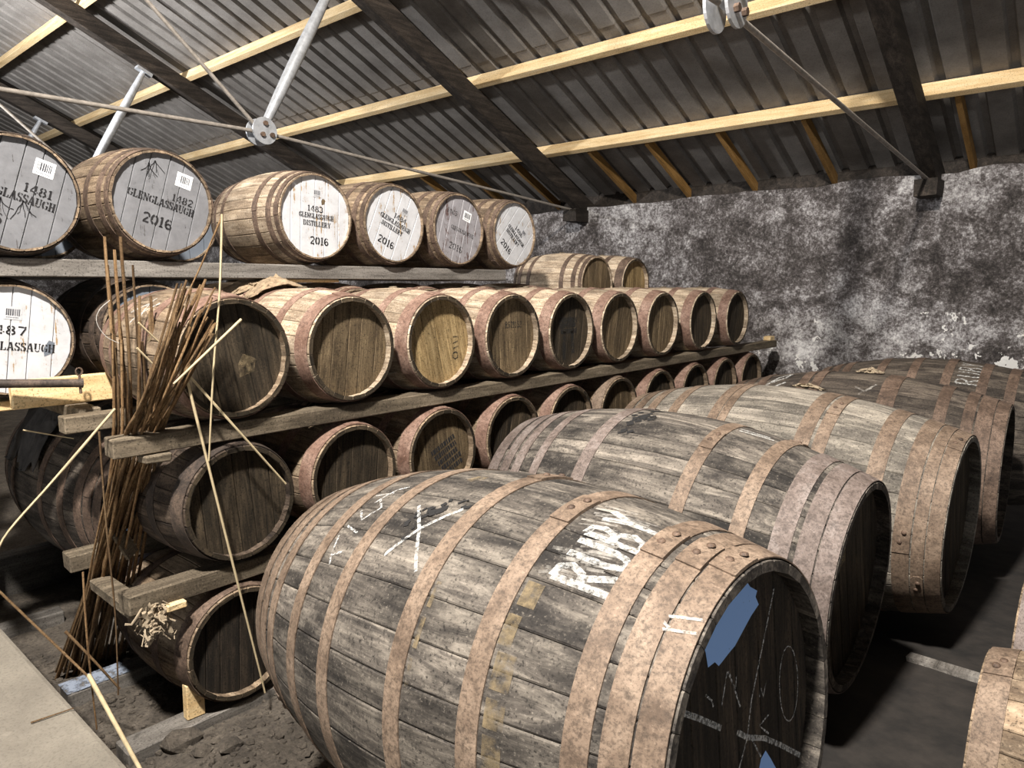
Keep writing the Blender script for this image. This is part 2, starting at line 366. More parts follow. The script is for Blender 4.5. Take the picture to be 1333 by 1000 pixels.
# ---- roof: trusses, purlins, battens, sheets
SL = .46; AL = math.atan(SL)
def zu(Y): return H + .98 + SL * (YW - Y)          # underside of the rafters
TX = (-18.72, -14.44, -10.163, -5.885, -1.606)
TLAB = ('roof truss at the dark far end beyond the grey casks', 'roof truss farthest along, only its grey strut head showing above the grey casks', 'roof truss of dark rafter and grey strut rising behind the grey-headed casks',
        'roof truss with round bolted joint plate and tie rods over the white-headed casks', 'roof truss whose dark rafter and rod end on the far wall above the big casks')
def build_trusses():
    ex = Vector((1, 0, 0)); dn = Vector((0, math.cos(AL), -math.sin(AL))); nm = Vector((0, math.sin(AL), math.cos(AL)))
    for X, lab in zip(TX, TLAB):
        t = tag(empty('roof_truss', (X, YW, zu(YW))), lab, 'roof truss', 'roof trusses')
        inv = lambda p: (p[0] - X, p[1] - YW, p[2] - zu(YW))
        mb = MB()
        a = Vector((0, .25, 0)) ; L = 9.3
        vs = []
        for s in (0.35, -L):
            for w in (-.075, .075):
                for h in (0, .215): vs.append(ex * w + dn * s + nm * h)
        mb.add(vs, [(0, 1, 3, 2), (4, 6, 7, 5), (0, 4, 5, 1), (2, 3, 7, 6), (0, 2, 6, 4), (1, 5, 7, 3)])
        bevel(mb.build('rafter', M['tm_dark'], t), .012)
        if X > -25:
            # foot block on the wall
            mb = MB(); mb.box((-.10, -.34, -.10), (.10, .1, .06), .01); mb.build('foot_plate', M['tm_dark'], t)
        pl = Vector((X, 3.42, H + 1.345)); top = Vector((X, 4.24, zu(4.24) - .01))
        # cigar shaped strut
        d = top - pl; k = 12
        mb = MB(); mb.tube([inv(pl + d * (i / k)) for i in range(k + 1)], [.030 + .024 * math.sin(math.pi * (i / k)) ** .8 for i in range(k + 1)], 10)
        mb.build('strut', M['steel'], t, 50)
        mb = MB(); mb.box((-.05, -.10, -.03), (.05, .10, .03)); o = mb.build('strut_shoe', M['steel'], t)
        o.location = inv(top); o.rotation_euler = (-AL, 0, 0)
        for s in (-.055, .055):
            g = MB(); n = 28
            vs = [(s + e, .115 * math.cos(2 * math.pi * i / n), .115 * math.sin(2 * math.pi * i / n)) for e in (-.008, .008) for i in range(n)]
            g.add(vs, [tuple(range(n)), tuple(range(n, 2 * n))] + [(i, (i + 1) % n, n + (i + 1) % n, n + i) for i in range(n)])
            o = g.build('joint_plate', M['steel'], t); o.location = inv(pl)
            if s > 0:
                for (by, bz) in ((.0, .062), (-.03, -.035), (.06, -.03)):
                    b = MB(); b.tube([(.06, by, bz), (.088, by, bz)], .021, 6); b.build('bolt', M['bolt'], o)
        def rod(a, b, name, r=.0165):
            m = MB(); m.tube([inv(a), inv(b)], r, 8); m.build(name, M['rod'], t, 50)
        rod(pl + Vector((0, .08, -.01)), (X, YW - .12, H + 1.03), 'tie_rod')
        rod(pl + Vector((0, -.08, -.005)), (X, -4.0, H + .86 + .4), 'tie_rod', .0175)
        rod(pl + Vector((0, -.06, .05)), (X, 0.0, H + 4.45), 'brace_rod')
build_trusses()
PUR = (1.0, 2.26, 3.52, 4.80, 6.08, 7.36)
PL = ('uppermost pale pine purlin near the ridge', 'second pale pine purlin below the ridge', 'third pale pine purlin below the ridge, high over the grey-headed casks', 'pale pine purlin third up from the eaves wall', 'pale pine purlin second up from the eaves wall', 'pale pine purlin closest to the eaves wall, above the eaves battens')
for Y, lab in zip(PUR, PL):
    mb = MB(); mb.box((-21.4, -.075, 0), (4.4, 0, .135))
    o = mb.build('purlin', M['tm_newx']); o.location = (0, Y + .03, zu(Y) + .215 / math.cos(AL) - .012); o.rotation_euler = (-AL, 0, 0)
    bevel(o, .004); tag(o, lab, 'purlin', 'pine roof purlins')
for X in [-13.8, -12.9, -12, -11.1, -9.2, -8.3, -7.4, -6.5, -5.21, -4.40, -3.53, -2.62, -1.30, -.62, .3, 1.2]:
    mb = MB(); mb.box((-.024, -.95, 0), (.024, .32, .10))
    o = mb.build('eaves_batten', M['tm_orange']); o.location = (X, YW, zu(YW) + .255); o.rotation_euler = (-AL, 0, 0)
    tag(o, 'short orange-brown eaves batten running from the lowest purlin to the wall', 'batten', 'eaves battens')
def sheet_mesh(n, pitch, length):
    prof = []
    for i in range(n):
        b = i * pitch
        prof += [(b, 0), (b + pitch * .66, 0), (b + pitch * .74, .042), (b + pitch * .92, .042)]
    prof.append((n * pitch + .01, 0))
    mb = MB(); th = .006; k = len(prof); vs = []
    for y in (0, length):
        for h in (0, th):
            vs += [(x, y, z + h) for x, z in prof]
    fs = []
    for i in range(k - 1):
        fs += [(i, i + 1, 2 * k + i + 1, 2 * k + i), (k + i, k + i + 1, 3 * k + i + 1, 3 * k + i), (i, i + 1, k + i + 1, k + i), (2 * k + i, 2 * k + i + 1, 3 * k + i + 1, 3 * k + i)]
    fs += [(0, k, 3 * k, 2 * k), (k - 1, 2 * k - 1, 4 * k - 1, 3 * k - 1)]
    mb.add(vs, fs); return mb.mesh('corrugated_sheet', M['sheet'])
def build_roof():
    pitch = .27; n = 4; LEN = 3.10
    me = sheet_mesh(n, pitch, LEN)
    roof = tag(empty('ceiling', (0, 0, 0)), 'underside of the ribbed grey roof sheeting', None, kind='structure')
    base_z = lambda Y: zu(Y) + (.215 + .135 + .012) / math.cos(AL)
    for r, Y1 in enumerate((8.62, 5.96, 3.30, .64)):
        for c in range(25):
            o = link('roof_sheet', me, roof, (-22.0 + c * n * pitch, Y1, base_z(Y1) - .010 * (r % 2)), (math.pi - AL, 0, 0))
            # local +y must run up the slope (towards -Y): rotate about Z half a turn instead of flipping over
            o.rotation_euler = (AL, 0, math.pi); o.location.x += n * pitch
build_roof()
mb = MB(); mb.box((-21.5, YW + .24, H + .7), (4.5, YW + .28, zu(YW + .26) + .44)); tag(mb.build('trim_2', M['tm_dark']), 'dark board closing the eaves above the wall', None, kind='structure')

# ================================================================== CASKS
CACHE = {}
def prof_r(sp, s):
    u = s / (sp['L'] / 2); return sp['rb'] - (sp['rb'] - sp['rh']) * u * u
WP = (.82, 1.0, 1.2)
def stave_mesh(sp, w, mat):
    key = ('st', sp['id'], w, mat.name)
    if key in CACHE: return CACHE[key]
    L, n, th = sp['L'], sp['seg'], sp['th']
    half = sp['unit'] * WP[w] / 2; vs = []; fs = []
    ss = [-L / 2 + L * i / n for i in range(n + 1)]
    for i, s in enumerate(ss):
        r = prof_r(sp, s); g = .0009 / r; e = .0042 / r
        end = i in (0, n)
        ro = r - (.004 if end else 0); ri = r - (th * .74 if end else th)
        row = [(half - g, ro - .0028), (half - g - e, ro), (0, ro + .0004), (-half + g + e, ro), (-half + g, ro - .0028), (-half + g, ri), (half - g, ri)]
        vs += [(s, rr * math.cos(a), rr * math.sin(a)) for a, rr in row]
    k = 7
    for i in range(n):
        for j in range(k): fs.append((i * k + j, i * k + (j + 1) % k, (i + 1) * k + (j + 1) % k, (i + 1) * k + j))
    fs += [tuple(range(k)), tuple(n * k + j for j in range(k))]
    mb = MB(); mb.add(vs, fs); me = mb.mesh('stave', mat, 24)
    if sp.get('end'):
        me.materials.append(sp['end'])
        for p in me.polygons:
            if abs(p.normal.x) > .7: p.material_index = 1
    CACHE[key] = me; return me
def hoop_mesh(sp, a, b, mat, lap=True):
    key = ('hp', sp['id'], a, b, mat.name)
    if key in CACHE: return CACHE[key]
    n = sp['hseg']; t = sp['ht']; mb = MB(); vs = []; fs = []
    for i in range(n):
        th = 2 * math.pi * i / n
        for s, o in ((a, .0005), (a, t), (b, t), (b, .0005)):
            r = prof_r(sp, s) + o; vs.append((s, r * math.cos(th), r * math.sin(th)))
    for i in range(n):
        q = (i + 1) % n
        fs += [(i * 4 + j, i * 4 + j + 1, q * 4 + j + 1, q * 4 + j) for j in range(3)]
    mb.add(vs, fs)
    # lap plate: the overlapping, rounded end of the band, starting at angle 0
    m = 9; A = sp['lap']; wv = b - a; vs = []; fs = []
    for i in range(m + 1):
        th = A * i / m; ins = 0
        q = min(th, A - th) * prof_r(sp, a) if i in (0, 1, m - 1, m) else 9
        if i == 0: ins = wv * .26
        for s, o in ((a + ins, t * .9), (a + ins, t * 2.1), (b - ins, t * 2.1), (b - ins, t * .9)):
            r = prof_r(sp, s) + o; vs.append((s, r * math.cos(th), r * math.sin(th)))
    for i in range(m): fs += [(i * 4 + j, i * 4 + j + 1, i * 4 + 5 + j, i * 4 + 4 + j) for j in range(3)]
    fs += [(0, 1, 2, 3), tuple(m * 4 + j for j in range(4))]
    mb.add(vs, fs)
    CACHE[key] = mb.mesh('hoop', mat, 35); return CACHE[key]
def rivet_mesh():
    if 'rv' in CACHE: return CACHE['rv']
    mb = MB(); n = 8; vs = []
    for r, h in ((.011, 0), (.0095, .004), (.004, .0062)): vs += [(r * math.cos(2 * math.pi * i / n), h, r * math.sin(2 * math.pi * i / n)) for i in range(n)]
    mb.add(vs, [(k * n + i, k * n + (i + 1) % n, (k + 1) * n + (i + 1) % n, (k + 1) * n + i) for k in range(2) for i in range(n)] + [tuple(2 * n + i for i in range(n))])
    CACHE['rv'] = mb.mesh('rivet', M['bolt'], 60); return CACHE['rv']
def head_boards(sp, mat):
    key = ('hd', sp['id'], mat.name)
    if key in CACHE: return CACHE[key]
    R = sp['rhd']; nb = sp['nb']; x1 = sp['L'] / 2 - sp['chime']; x0 = x1 - .02; out = []
    ws = [1.0, .82, 1.14, .9, 1.2, .95, 1.05, .85][:nb]; tot = sum(ws); y = -R
    for w in ws:
        y0 = y + .0013; y1 = y + 2 * R * w / tot - .0013; y += 2 * R * w / tot
        y0c, y1c = max(y0, -R + .003), min(y1, R - .003); k = 5; pts = []
        for i in range(k + 1):
            yy = y0c + (y1c - y0c) * i / k; pts.append((yy, math.sqrt(max(R * R - yy * yy, 1e-6))))
        poly = pts + [(a, -b) for a, b in reversed(pts)]
        n = len(poly); mb = MB(); c = [(sum(p[0] for p in poly) / n, 0)]
        ins = [(a + (.0025 if a < c[0][0] else -.0025), b * .995) for a, b in poly]
        vs = [(x0, a, b) for a, b in poly] + [(x1 - .004, a, b) for a, b in poly] + [(x1, a, b) for a, b in ins]
        fs = [tuple(range(n)), tuple(2 * n + i for i in range(n))]
        for q in (0, 1): fs += [(q * n + i, q * n + (i + 1) % n, (q + 1) * n + (i + 1) % n, (q + 1) * n + i) for i in range(n)]
        mb.add(vs, fs); out.append(mb.mesh('head_board', mat))
    CACHE[key] = out; return out
def disc_mesh(sp, mat):
    key = ('dc', sp['id'], mat.name)
    if key in CACHE: return CACHE[key]
    n = 28; x = -sp['L'] / 2 + sp['chime']; R = sp['rhd']; mb = MB()
    vs = [(x + e, R * math.cos(2 * math.pi * i / n), R * math.sin(2 * math.pi * i / n)) for e in (0, .02) for i in range(n)]
    mb.add(vs, [tuple(range(n)), tuple(range(n, 2 * n))] + [(i, (i + 1) % n, n + (i + 1) % n, n + i) for i in range(n)])
    CACHE[key] = mb.mesh('rear_head', mat); return CACHE[key]
NSP = [0]
def spec(L, rh, rb, N, hoops, seg=12, th=.024, chime=.034, nb=6, hseg=44, ht=.0032, lap=.28):
    NSP[0] += 1
    pat = [1, 0, 2, 1, 1, 2, 0, 1, 2, 0, 0, 2, 1, 1, 0, 2]; ws = [pat[i % 16] for i in range(N)]
    unit = 2 * math.pi / sum(WP[w] for w in ws)
    sp = dict(id=NSP[0], L=L, rh=rh, rb=rb, ws=ws, unit=unit, hoops=hoops, seg=seg, th=th, chime=chime, nb=nb, hseg=hseg, ht=ht, lap=lap)
    sp['rhd'] = prof_r(sp, L / 2 - chime) - th + .004
    return sp
def sym(L, hs): return [(L / 2 - b, L / 2 - a) for a, b in hs] + [(-L / 2 + a, -L / 2 + b) for a, b in hs]

def cask(name, label, cat, group, sp, c, st, hp, hd, yaw=0, tilt=0, roll=0, sroll=0, lap_at=None, rivets=False, hmats=None, bung=None, head=True):
    R = Matrix.Rotation(yaw, 3, 'Z') @ Matrix.Rotation(-tilt, 3, 'Y'); rb = sp['rb']
    base = Vector(c) - R @ Vector((0, 0, rb))
    t = tag(empty(name, base, (0, -tilt, yaw)), label, cat, group)
    loc = (0, 0, rb); th = sroll
    for w in sp['ws']:
        wd = sp['unit'] * WP[w]; link('stave', stave_mesh(sp, w, st), t, loc, (th + wd / 2, 0, 0)); th += wd
    rr = random.Random(hash(label) % 1000 if False else len(label) * 7 + int(c[1] * 31))
    for i, (a, b) in enumerate(sp['hoops']):
        hm = hmats[i] if hmats and i < len(hmats) and hmats[i] else hp
        ang = (lap_at[i] if lap_at and i < len(lap_at) and lap_at[i] is not None else rr.uniform(0, 360))
        ar = math.radians(ang)
        h = link('hoop', hoop_mesh(sp, a, b, hm), t, loc, (ar, 0, 0))
        if rivets:
            mid = (a + b) / 2
            for da in (.28, .62):
                aa = sp['lap'] * da; r = prof_r(sp, mid) + sp['ht'] * 2.1
                sx = mid + (b - a) * (.12 if da < .5 else -.1)
                link('rivet', rivet_mesh(), h, (sx, r * math.cos(aa), r * math.sin(aa)), (aa, 0, 0))
    if head:
        for me in head_boards(sp, hd): link('head_board', me, t, loc, (roll, 0, 0))
    link('rear_head', disc_mesh(sp, M['hd_dark']), t, loc)
    if bung:
        s, a = bung; a = math.radians(a); m = MB(); r = prof_r(sp, s)
        n = 14; vs = [(rad * math.cos(2 * math.pi * i / n), h, rad * math.sin(2 * math.pi * i / n)) for rad, h in ((.026, -.005), (.025, .006), (.02, .009)) for i in range(n)]
        m.add(vs, [(k * n + i, k * n + (i + 1) % n, (k + 1) * n + (i + 1) % n, (k + 1) * n + i) for k in range(2) for i in range(n)] + [tuple(2 * n + i for i in range(n))])
        o = m.build('bung', M['tm_old'], t); o.location = (s, r * math.cos(a), rb + r * math.sin(a)); o.rotation_euler = (a, 0, 0)
    return t

# ---- marks on cask sides: ribbons that follow the bilge
def ribbon_pts(pts, w):
    out = []
    for i, p in enumerate(pts):
        a = pts[max(i - 1, 0)]; b = pts[min(i + 1, len(pts) - 1)]
        dx, dy = b[0] - a[0], b[1] - a[1]; l = math.hypot(dx, dy) or 1
        out.append(((p[0] - dy / l * w / 2, p[1] + dx / l * w / 2), (p[0] + dy / l * w / 2, p[1] - dx / l * w / 2)))
    return out
def densify(pts, step=.02):
    out = [pts[0]]
    for a, b in zip(pts, pts[1:]):
        n = max(1, int(math.hypot(b[0] - a[0], b[1] - a[1]) / step))
        for i in range(1, n + 1): out.append((a[0] + (b[0] - a[0]) * i / n, a[1] + (b[1] - a[1]) * i / n))
    return out
def side_marks(t, sp, strokes, w, mat, name='chalk_mark', lift=.0022):
    """strokes: lists of (s, theta in degrees) along the cask side"""
    mb = MB(); rb = sp['rb']
    for stv in strokes:
        ww = w
        if isinstance(stv, tuple): stv, ww = stv
        fl = densify([(s, math.radians(a) * rb) for s, a in stv])
        rp = ribbon_pts(fl, ww); vs = []
        for l, r_ in rp:
            for s, q in (l, r_):
                r = prof_r(sp, s) + lift; a = q / rb; vs.append((s, r * math.cos(a), rb + r * math.sin(a)))
        mb.add(vs, [(2 * i, 2 * i + 1, 2 * i + 3, 2 * i + 2) for i in range(len(rp) - 1)])
    return mb.build(name, mat, t)
def head_marks(t, sp, strokes, w, mat, name, roll=0, lift=.0012):
    mb = MB(); x = sp['L'] / 2 - sp['chime'] + lift
    for stv in strokes:
        ww = w
        if isinstance(stv, tuple): stv, ww = stv
        rp = ribbon_pts(densify(stv, .03), ww); vs = [(x, p[0], p[1]) for l in rp for p in l]
        mb.add(vs, [(2 * i, 2 * i + 1, 2 * i + 3, 2 * i + 2) for i in range(len(rp) - 1)])
    o = mb.build(name, mat, t); o.location = (0, 0, sp['rb']); o.rotation_euler = (roll, 0, 0); return o
def head_poly(t, sp, polys, mat, name, roll=0, lift=.0012):
    mb = MB(); x = sp['L'] / 2 - sp['chime'] + lift
    for p in polys: mb.add([(x, a, b) for a, b in p], [tuple(range(len(p)))])
    o = mb.build(name, mat, t); o.location = (0, 0, sp['rb']); o.rotation_euler = (roll, 0, 0); return o

# ---- slab-serif stencil letters made of broken strokes (unit height, advance in the table)
def arc(cx, cy, rx, ry, a0, a1, n=9): return [(cx + rx * math.cos(math.radians(a0 + (a1 - a0) * i / n)), cy + ry * math.sin(math.radians(a0 + (a1 - a0) * i / n))) for i in range(n + 1)]
B_, T_ = .2, .095
def stem(x, y0=0, y1=1): return ([(x, y0), (x, y1)], B_)
def thin(*p): return (list(p), T_)
GL = {
 'L': (.74, [stem(.2), thin((.04, .955), (.38, .955)), thin((.03, .045), (.34, .045)), thin((.40, .05), (.68, .05)), thin((.65, .06), (.65, .32))]),
 'E': (.76, [stem(.2), thin((.03, .045), (.34, .045)), thin((.03, .955), (.34, .955)), thin((.38, .05), (.70, .05)), thin((.66, .06), (.66, .3)), thin((.38, .95), (.68, .95)), thin((.64, .94), (.64, .72)), thin((.38, .52), (.56, .52)), thin((.54, .4), (.54, .64))]),
 'N': (.86, [thin((.16, 0), (.16, .9)), ([(.16, .96), (.68, .04)], .19), thin((.70, .14), (.70, 1)), thin((.04, .045), (.28, .045)), thin((.58, .955), (.84, .955)), thin((.02, .955), (.2, .955))]),
 'G': (.82, [(arc(.42, .5, .30, .44, 115, 245), .19), thin(*arc(.44, .5, .3, .45, 78, 30, 4)), thin(*arc(.44, .5, .3, .45, 282, 330, 4)), ([(.68, .08), (.68, .42)], .16), thin((.5, .42), (.8, .42)), thin((.70, .7), (.70, .95))]),
 'A': (.84, [thin((.12, .02), (.38, .98)), ([(.47, .98), (.70, .02)], .2), thin((.02, .045), (.25, .045)), thin((.56, .045), (.84, .045)), thin((.28, .34), (.5, .34))]),
 'S': (.68, [(arc(.36, .73, .22, .21, 100, 235), .17), (arc(.34, .27, .24, .22, 55, -80), .19), thin((.40, .95), (.58, .86)), thin((.59, .72), (.59, .96)), thin((.10, .04), (.10, .3)), thin((.12, .14), (.28, .05)), ([(.26, .56), (.46, .46)], .15)]),
 'U': (.84, [([(.2, 1), (.2, .3)], B_), thin(*arc(.43, .28, .24, .24, 200, 340, 7)), thin((.68, .3), (.68, 1)), thin((.03, .955), (.37, .955)), thin((.56, .955), (.82, .955))]),
 'H': (.88, [stem(.2), stem(.68), thin((.34, .5), (.54, .5)), thin((.03, .045), (.37, .045)), thin((.03, .955), (.37, .955)), thin((.51, .045), (.85, .045)), thin((.51, .955), (.85, .955))]),
 'D': (.84, [stem(.2), thin((.03, .045), (.36, .045)), thin((.03, .955), (.36, .955)), (arc(.38, .5, .32, .45, 75, -75), .18)]),
 'I': (.42, [stem(.2), thin((.03, .045), (.37, .045)), thin((.03, .955), (.37, .955))]),
 'T': (.76, [stem(.37), thin((.2, .045), (.54, .045)), thin((.04, .95), (.26, .95)), thin((.48, .95), (.7, .95)), thin((.07, .95), (.07, .68)), thin((.67, .95), (.67, .68))]),
 'R': (.84, [stem(.2), thin((.03, .045), (.36, .045)), thin((.03, .955), (.36, .955)), (arc(.38, .74, .24, .21, 85, -85, 7), .16), ([(.46, .46), (.66, .03)], .17), thin((.6, .045), (.82, .045))]),
 'Y': (.82, [([(.18, .96), (.40, .46)], .19), thin((.48, .5), (.68, .95)), ([(.42, .4), (.42, 0)], B_), thin((.26, .045), (.58, .045)), thin((.02, .955), (.32, .955)), thin((.56, .955), (.82, .955))]),
 '0': (.72, [(arc(.34, .5, .24, .42, 100, 260), .2), (arc(.36, .5, .24, .42, 80, -80), .2)]),
 '1': (.5, [stem(.25, 0, 1), thin((.08, .045), (.44, .045)), thin((.08, .84), (.2, .93))]),
 '2': (.7, [(arc(.34, .72, .25, .22, 165, -30), .17), ([(.5, .55), (.14, .14)], .15), ([(.1, .08), (.62, .08)], .16)]),
 '3': (.7, [(arc(.32, .74, .24, .2, 160, -60), .16), (arc(.32, .27, .27, .22, 60, -160), .18)]),
 '4': (.72, [thin((.42, .95), (.08, .34)), ([(.5, .98), (.5, .36)], .19), ([(.5, .22), (.5, 0)], .19), ([(.06, .28), (.36, .28)], .11), ([(.6, .28), (.7, .28)], .11)]),
 '5': (.7, [([(.16, .93), (.6, .93)], .15), thin((.15, .9), (.13, .56)), (arc(.32, .31, .26, .25, 115, -150), .18)]),
 '6': (.72, [(arc(.36, .5, .26, .42, 95, 265), .18), (arc(.37, .29, .22, .23, 165, -120), .16), thin((.42, .93), (.58, .8))]),
 '7': (.66, [([(.08, .92), (.6, .92)], .16), ([(.56, .8), (.26, 0)], .18)]),
 '8': (.7, [(arc(.34, .74, .2, .19, 100, 260), .16), (arc(.36, .74, .2, .19, 80, -80), .16), (arc(.34, .26, .24, .22, 100, 260), .18), (arc(.36, .26, .24, .22, 80, -80), .18)]),
 ' ': (.4, [])}
def text_strokes(txt, cx, cy, h, space=1.0, wide=1.0):
    tot = sum(GL[c][0] * wide * space for c in txt) * h; x = cx - tot / 2; out = []
    for c in txt:
        adv, sts = GL[c]
        for p, w in sts: out.append(([(x + a * h * wide, cy + (b - .5) * h) for a, b in p], w * h))
        x += adv * wide * space * h
    return out
def barcode(t, sp, cx, cy, w, h, roll, paper=True):
    pl = head_poly(t, sp, [[(cx - w / 2, cy - h / 2), (cx + w / 2, cy - h / 2), (cx + w / 2, cy + h / 2), (cx - w / 2, cy + h / 2)]], M['paper'] if paper else M['white'], 'barcode_label', roll, .0016)
    rr = random.Random(int(cx * 1000) + 5); x = cx - w * .36; polys = []
    mb = MB(); xx = sp['L'] / 2 - sp['chime'] + .0022
    while x < cx + w * .36:
        b = w * rr.choice((.03, .05, .075)); mb.add([(xx, x, cy - h * .2), (xx, x + b, cy - h * .2), (xx, x + b, cy + h * .32), (xx, x, cy + h * .32)], [(0, 1, 2, 3)]); x += b + w * rr.choice((.02, .03, .045))
    for k in range(9): mb.add([(xx, cx - w * .34 + k * w * .075, cy - h * .38), (xx, cx - w * .30 + k * w * .075, cy - h * .38), (xx, cx - w * .30 + k * w * .075, cy - h * .30), (xx, cx - w * .34 + k * w * .075, cy - h * .30)], [(0, 1, 2, 3)])
    mb.build('barcode_bars', M['bar_ink'], pl)

# ---------------------------------------------------------------- big butts on the floor
def hl(*p): return list(p)
B1 = spec(1.569, .402, .526, 32, [(.722, .780), (.660, .717), (.584, .640), (.334, .390), (.10, .156), (-.205, -.15), (-.41, -.355), (-.60, -.545), (-.69, -.63), (-.775, -.71)], seg=20, th=.036, chime=.05, nb=8, hseg=72, ht=.0038, lap=.30)
b1 = cask('butt_cask', 'huge grey oak butt chalked RUBY with blue paint on its black head', 'cask', 'big butts lying on the floor', B1,
          (-1.31, 1.488, H - 1.6 + .526), M['st_butt'], M['hp_tan'], M['hd_black'], -.046, .091, 0, .1,
          lap_at=[84, 88, 90, 90, 70, 30, 20, 10, 200, 220], rivets=True)
# RUBY: letters climb the bilge, tops towards the rear head
def ruby(t, sp, s0, s1, a0, a1, w, mat):
    # letter box: u 0..1 reading direction (theta falls), v 0 bottom (s1) .. 1 top (s0)
    n = 4; g = (a0 - a1) / n; out = []
    L_ = {'R': [[(0.1, 0), (.1, 1)], [(.1, 1), (.5, .97), (.68, .78), (.5, .56), (.1, .5)], [(.35, .5), (.75, 0)]],
          'U': [[(.1, 1), (.08, .3), (.22, .04), (.45, .0), (.62, .1), (.7, .3), (.7, 1)]],
          'B': [[(.1, 0), (.1, 1)], [(.1, 1), (.5, .97), (.6, .78), (.45, .55), (.1, .5)], [(.1, .5), (.55, .5), (.74, .26), (.55, .03), (.1, 0)]],
          'Y': [[(.05, 1), (.36, .5)], [(.7, 1), (.36, .5), (.34, 0)]]}
    for i, c in enumerate('RUBY'):
        for stv in L_[c]: out.append([(s1 + (s0 - s1) * v, a0 - g * (i + u)) for u, v in stv])
    return side_marks(t, sp, out, w, mat)
o = ruby(b1, B1, .445, .585, 126, 92, .020, M['chalk'])
rr = random.Random(31)
side_marks(b1, B1, [([(s0, a0), (s0 + rr.uniform(.05, .1), a0 - rr.uniform(.5, 3))], rr.uniform(.004, .012)) for s0, a0 in [(rr.uniform(.40, .50), rr.uniform(92, 126)) for _ in range(46)]], .01, M['smear'], 'chalk_smear', .0016)
side_marks(b1, B1, [[(-.066, 134), (.0, 123), (.081, 113)], [(-.087, 115), (.0, 124), (.081, 136)]], .011, M['chalk'])
side_marks(b1, B1, [[(-.335, 131), (-.31, 138), (-.255, 136)], [(-.31, 138), (-.29, 141)], [(-.33, 127), (-.25, 129)], [(-.33, 120), (-.28, 124), (-.24, 118), (-.29, 114)], [(-.34, 112), (-.26, 110)], [(-.30, 116), (-.27, 108), (-.23, 106)]], .008, M['chalk_thin'])
rr = random.Random(11)
blobs = []
for i in range(30):
    s = rr.gauss(-.02, .035); a = rr.gauss(116, 3.2) - (s + .02) * 60; blobs.append(([(s, a), (s + rr.uniform(.006, .02), a - rr.uniform(.5, 1.8))], rr.uniform(.006, .016)))
side_marks(b1, B1, blobs, .01, M['pitch'], 'pitch_spots')
for s, a, l, wd in ((.392, 142, .035, 8), (.40, 152, .05, 9), (.40, 162, .05, 7), (.402, 171, .048, 8), (.41, 180, .045, 7), (.40, 132, .045, 7), (.165, 150, .014, 8), (.165, 140, .014, 7), (.165, 160, .012, 7)):
    side_marks(b1, B1, [[(s + l / 2, a - wd / 2), (s + l / 2, a + wd / 2)]], l, M['pale_patch'], 'bare_wood_patch', .0014)
side_marks(b1, B1, [[(-.04, 98), (-.03, 95), (.0, 95)]], .035, M['pale_patch'], 'bare_wood_patch')
# head of the first butt: blue paint, chalk cross, loop and letters
def head_px(sp, c, yaw, tilt, pts):
    R = Matrix.Rotation(yaw, 3, 'Z') @ Matrix.Rotation(-tilt, 3, 'Y'); n = R @ Vector((1, 0, 0)); o = Vector(c) + n * (sp['L'] / 2 - sp['chime']); out = []
    for px, py in pts:
        d = ray(px, py); k = (o - EYE).dot(n) / d.dot(n); q = R.transposed() @ (EYE + d * k - Vector(c)); out.append((q.y, q.z))
    return out
hb = lambda *p: head_px(B1, (-1.31, 1.488, H - 1.6 + .526), -.046, .091, p)
head_poly(b1, B1, [hb((970, 755), (976, 764), (985, 769), (983, 777), (987, 787), (977, 802), (963, 828), (956, 841), (950, 848), (943, 857), (940, 861), (935, 867), (930, 862), (921, 869), (918, 850), (913, 833), (916, 825), (926, 808), (938, 792), (956, 766))], M['blue'], 'blue_paint')
head_poly(b1, B1, [hb((996, 977), (1003, 988), (1010, 1001), (1016, 1016), (985, 1014), (988, 998), (990, 988))], M['blue'], 'blue_paint')
head_marks(b1, B1, [hb((1007, 766), (995, 826), (978, 909), (972, 961), (960, 1006))], .006, M['chalk_thin'], 'chalk_mark')
head_marks(b1, B1, [hb((886, 927), (906, 934), (925, 942), (938, 948))], .013, M['chalk'], 'chalk_mark')
head_marks(b1, B1, [hb((959, 953), (972, 960), (995, 961), (1016, 970), (1046, 986))], .013, M['chalk'], 'chalk_mark')
head_marks(b1, B1, [hb(*[(1026 + 12 * math.cos(k * .35), 890 + 49 * math.sin(k * .35)) for k in range(19)])], .0035, M['chalk_thin'], 'chalk_mark')
for pp in (((939, 918), (946, 874), (957, 897), (958, 880)), ((948, 874), (963, 920)), ((988, 907), (990, 896), (993, 907), (996, 890)), ((990, 985), (978, 962)), ((1000, 930), (988, 945), (1000, 955)), ((918, 905), (926, 912), (928, 920))):
    head_marks(b1, B1, [hb(*pp)], .005, M['chalk_thin'], 'chalk_mark')
side_marks(b1, B1, [[(.715, 124), (.775, 121)], [(.715, 128), (.775, 125.5)], [(.71, 126), (.725, 127)]], .008, M['chalk'], 'chalk_mark', .006)

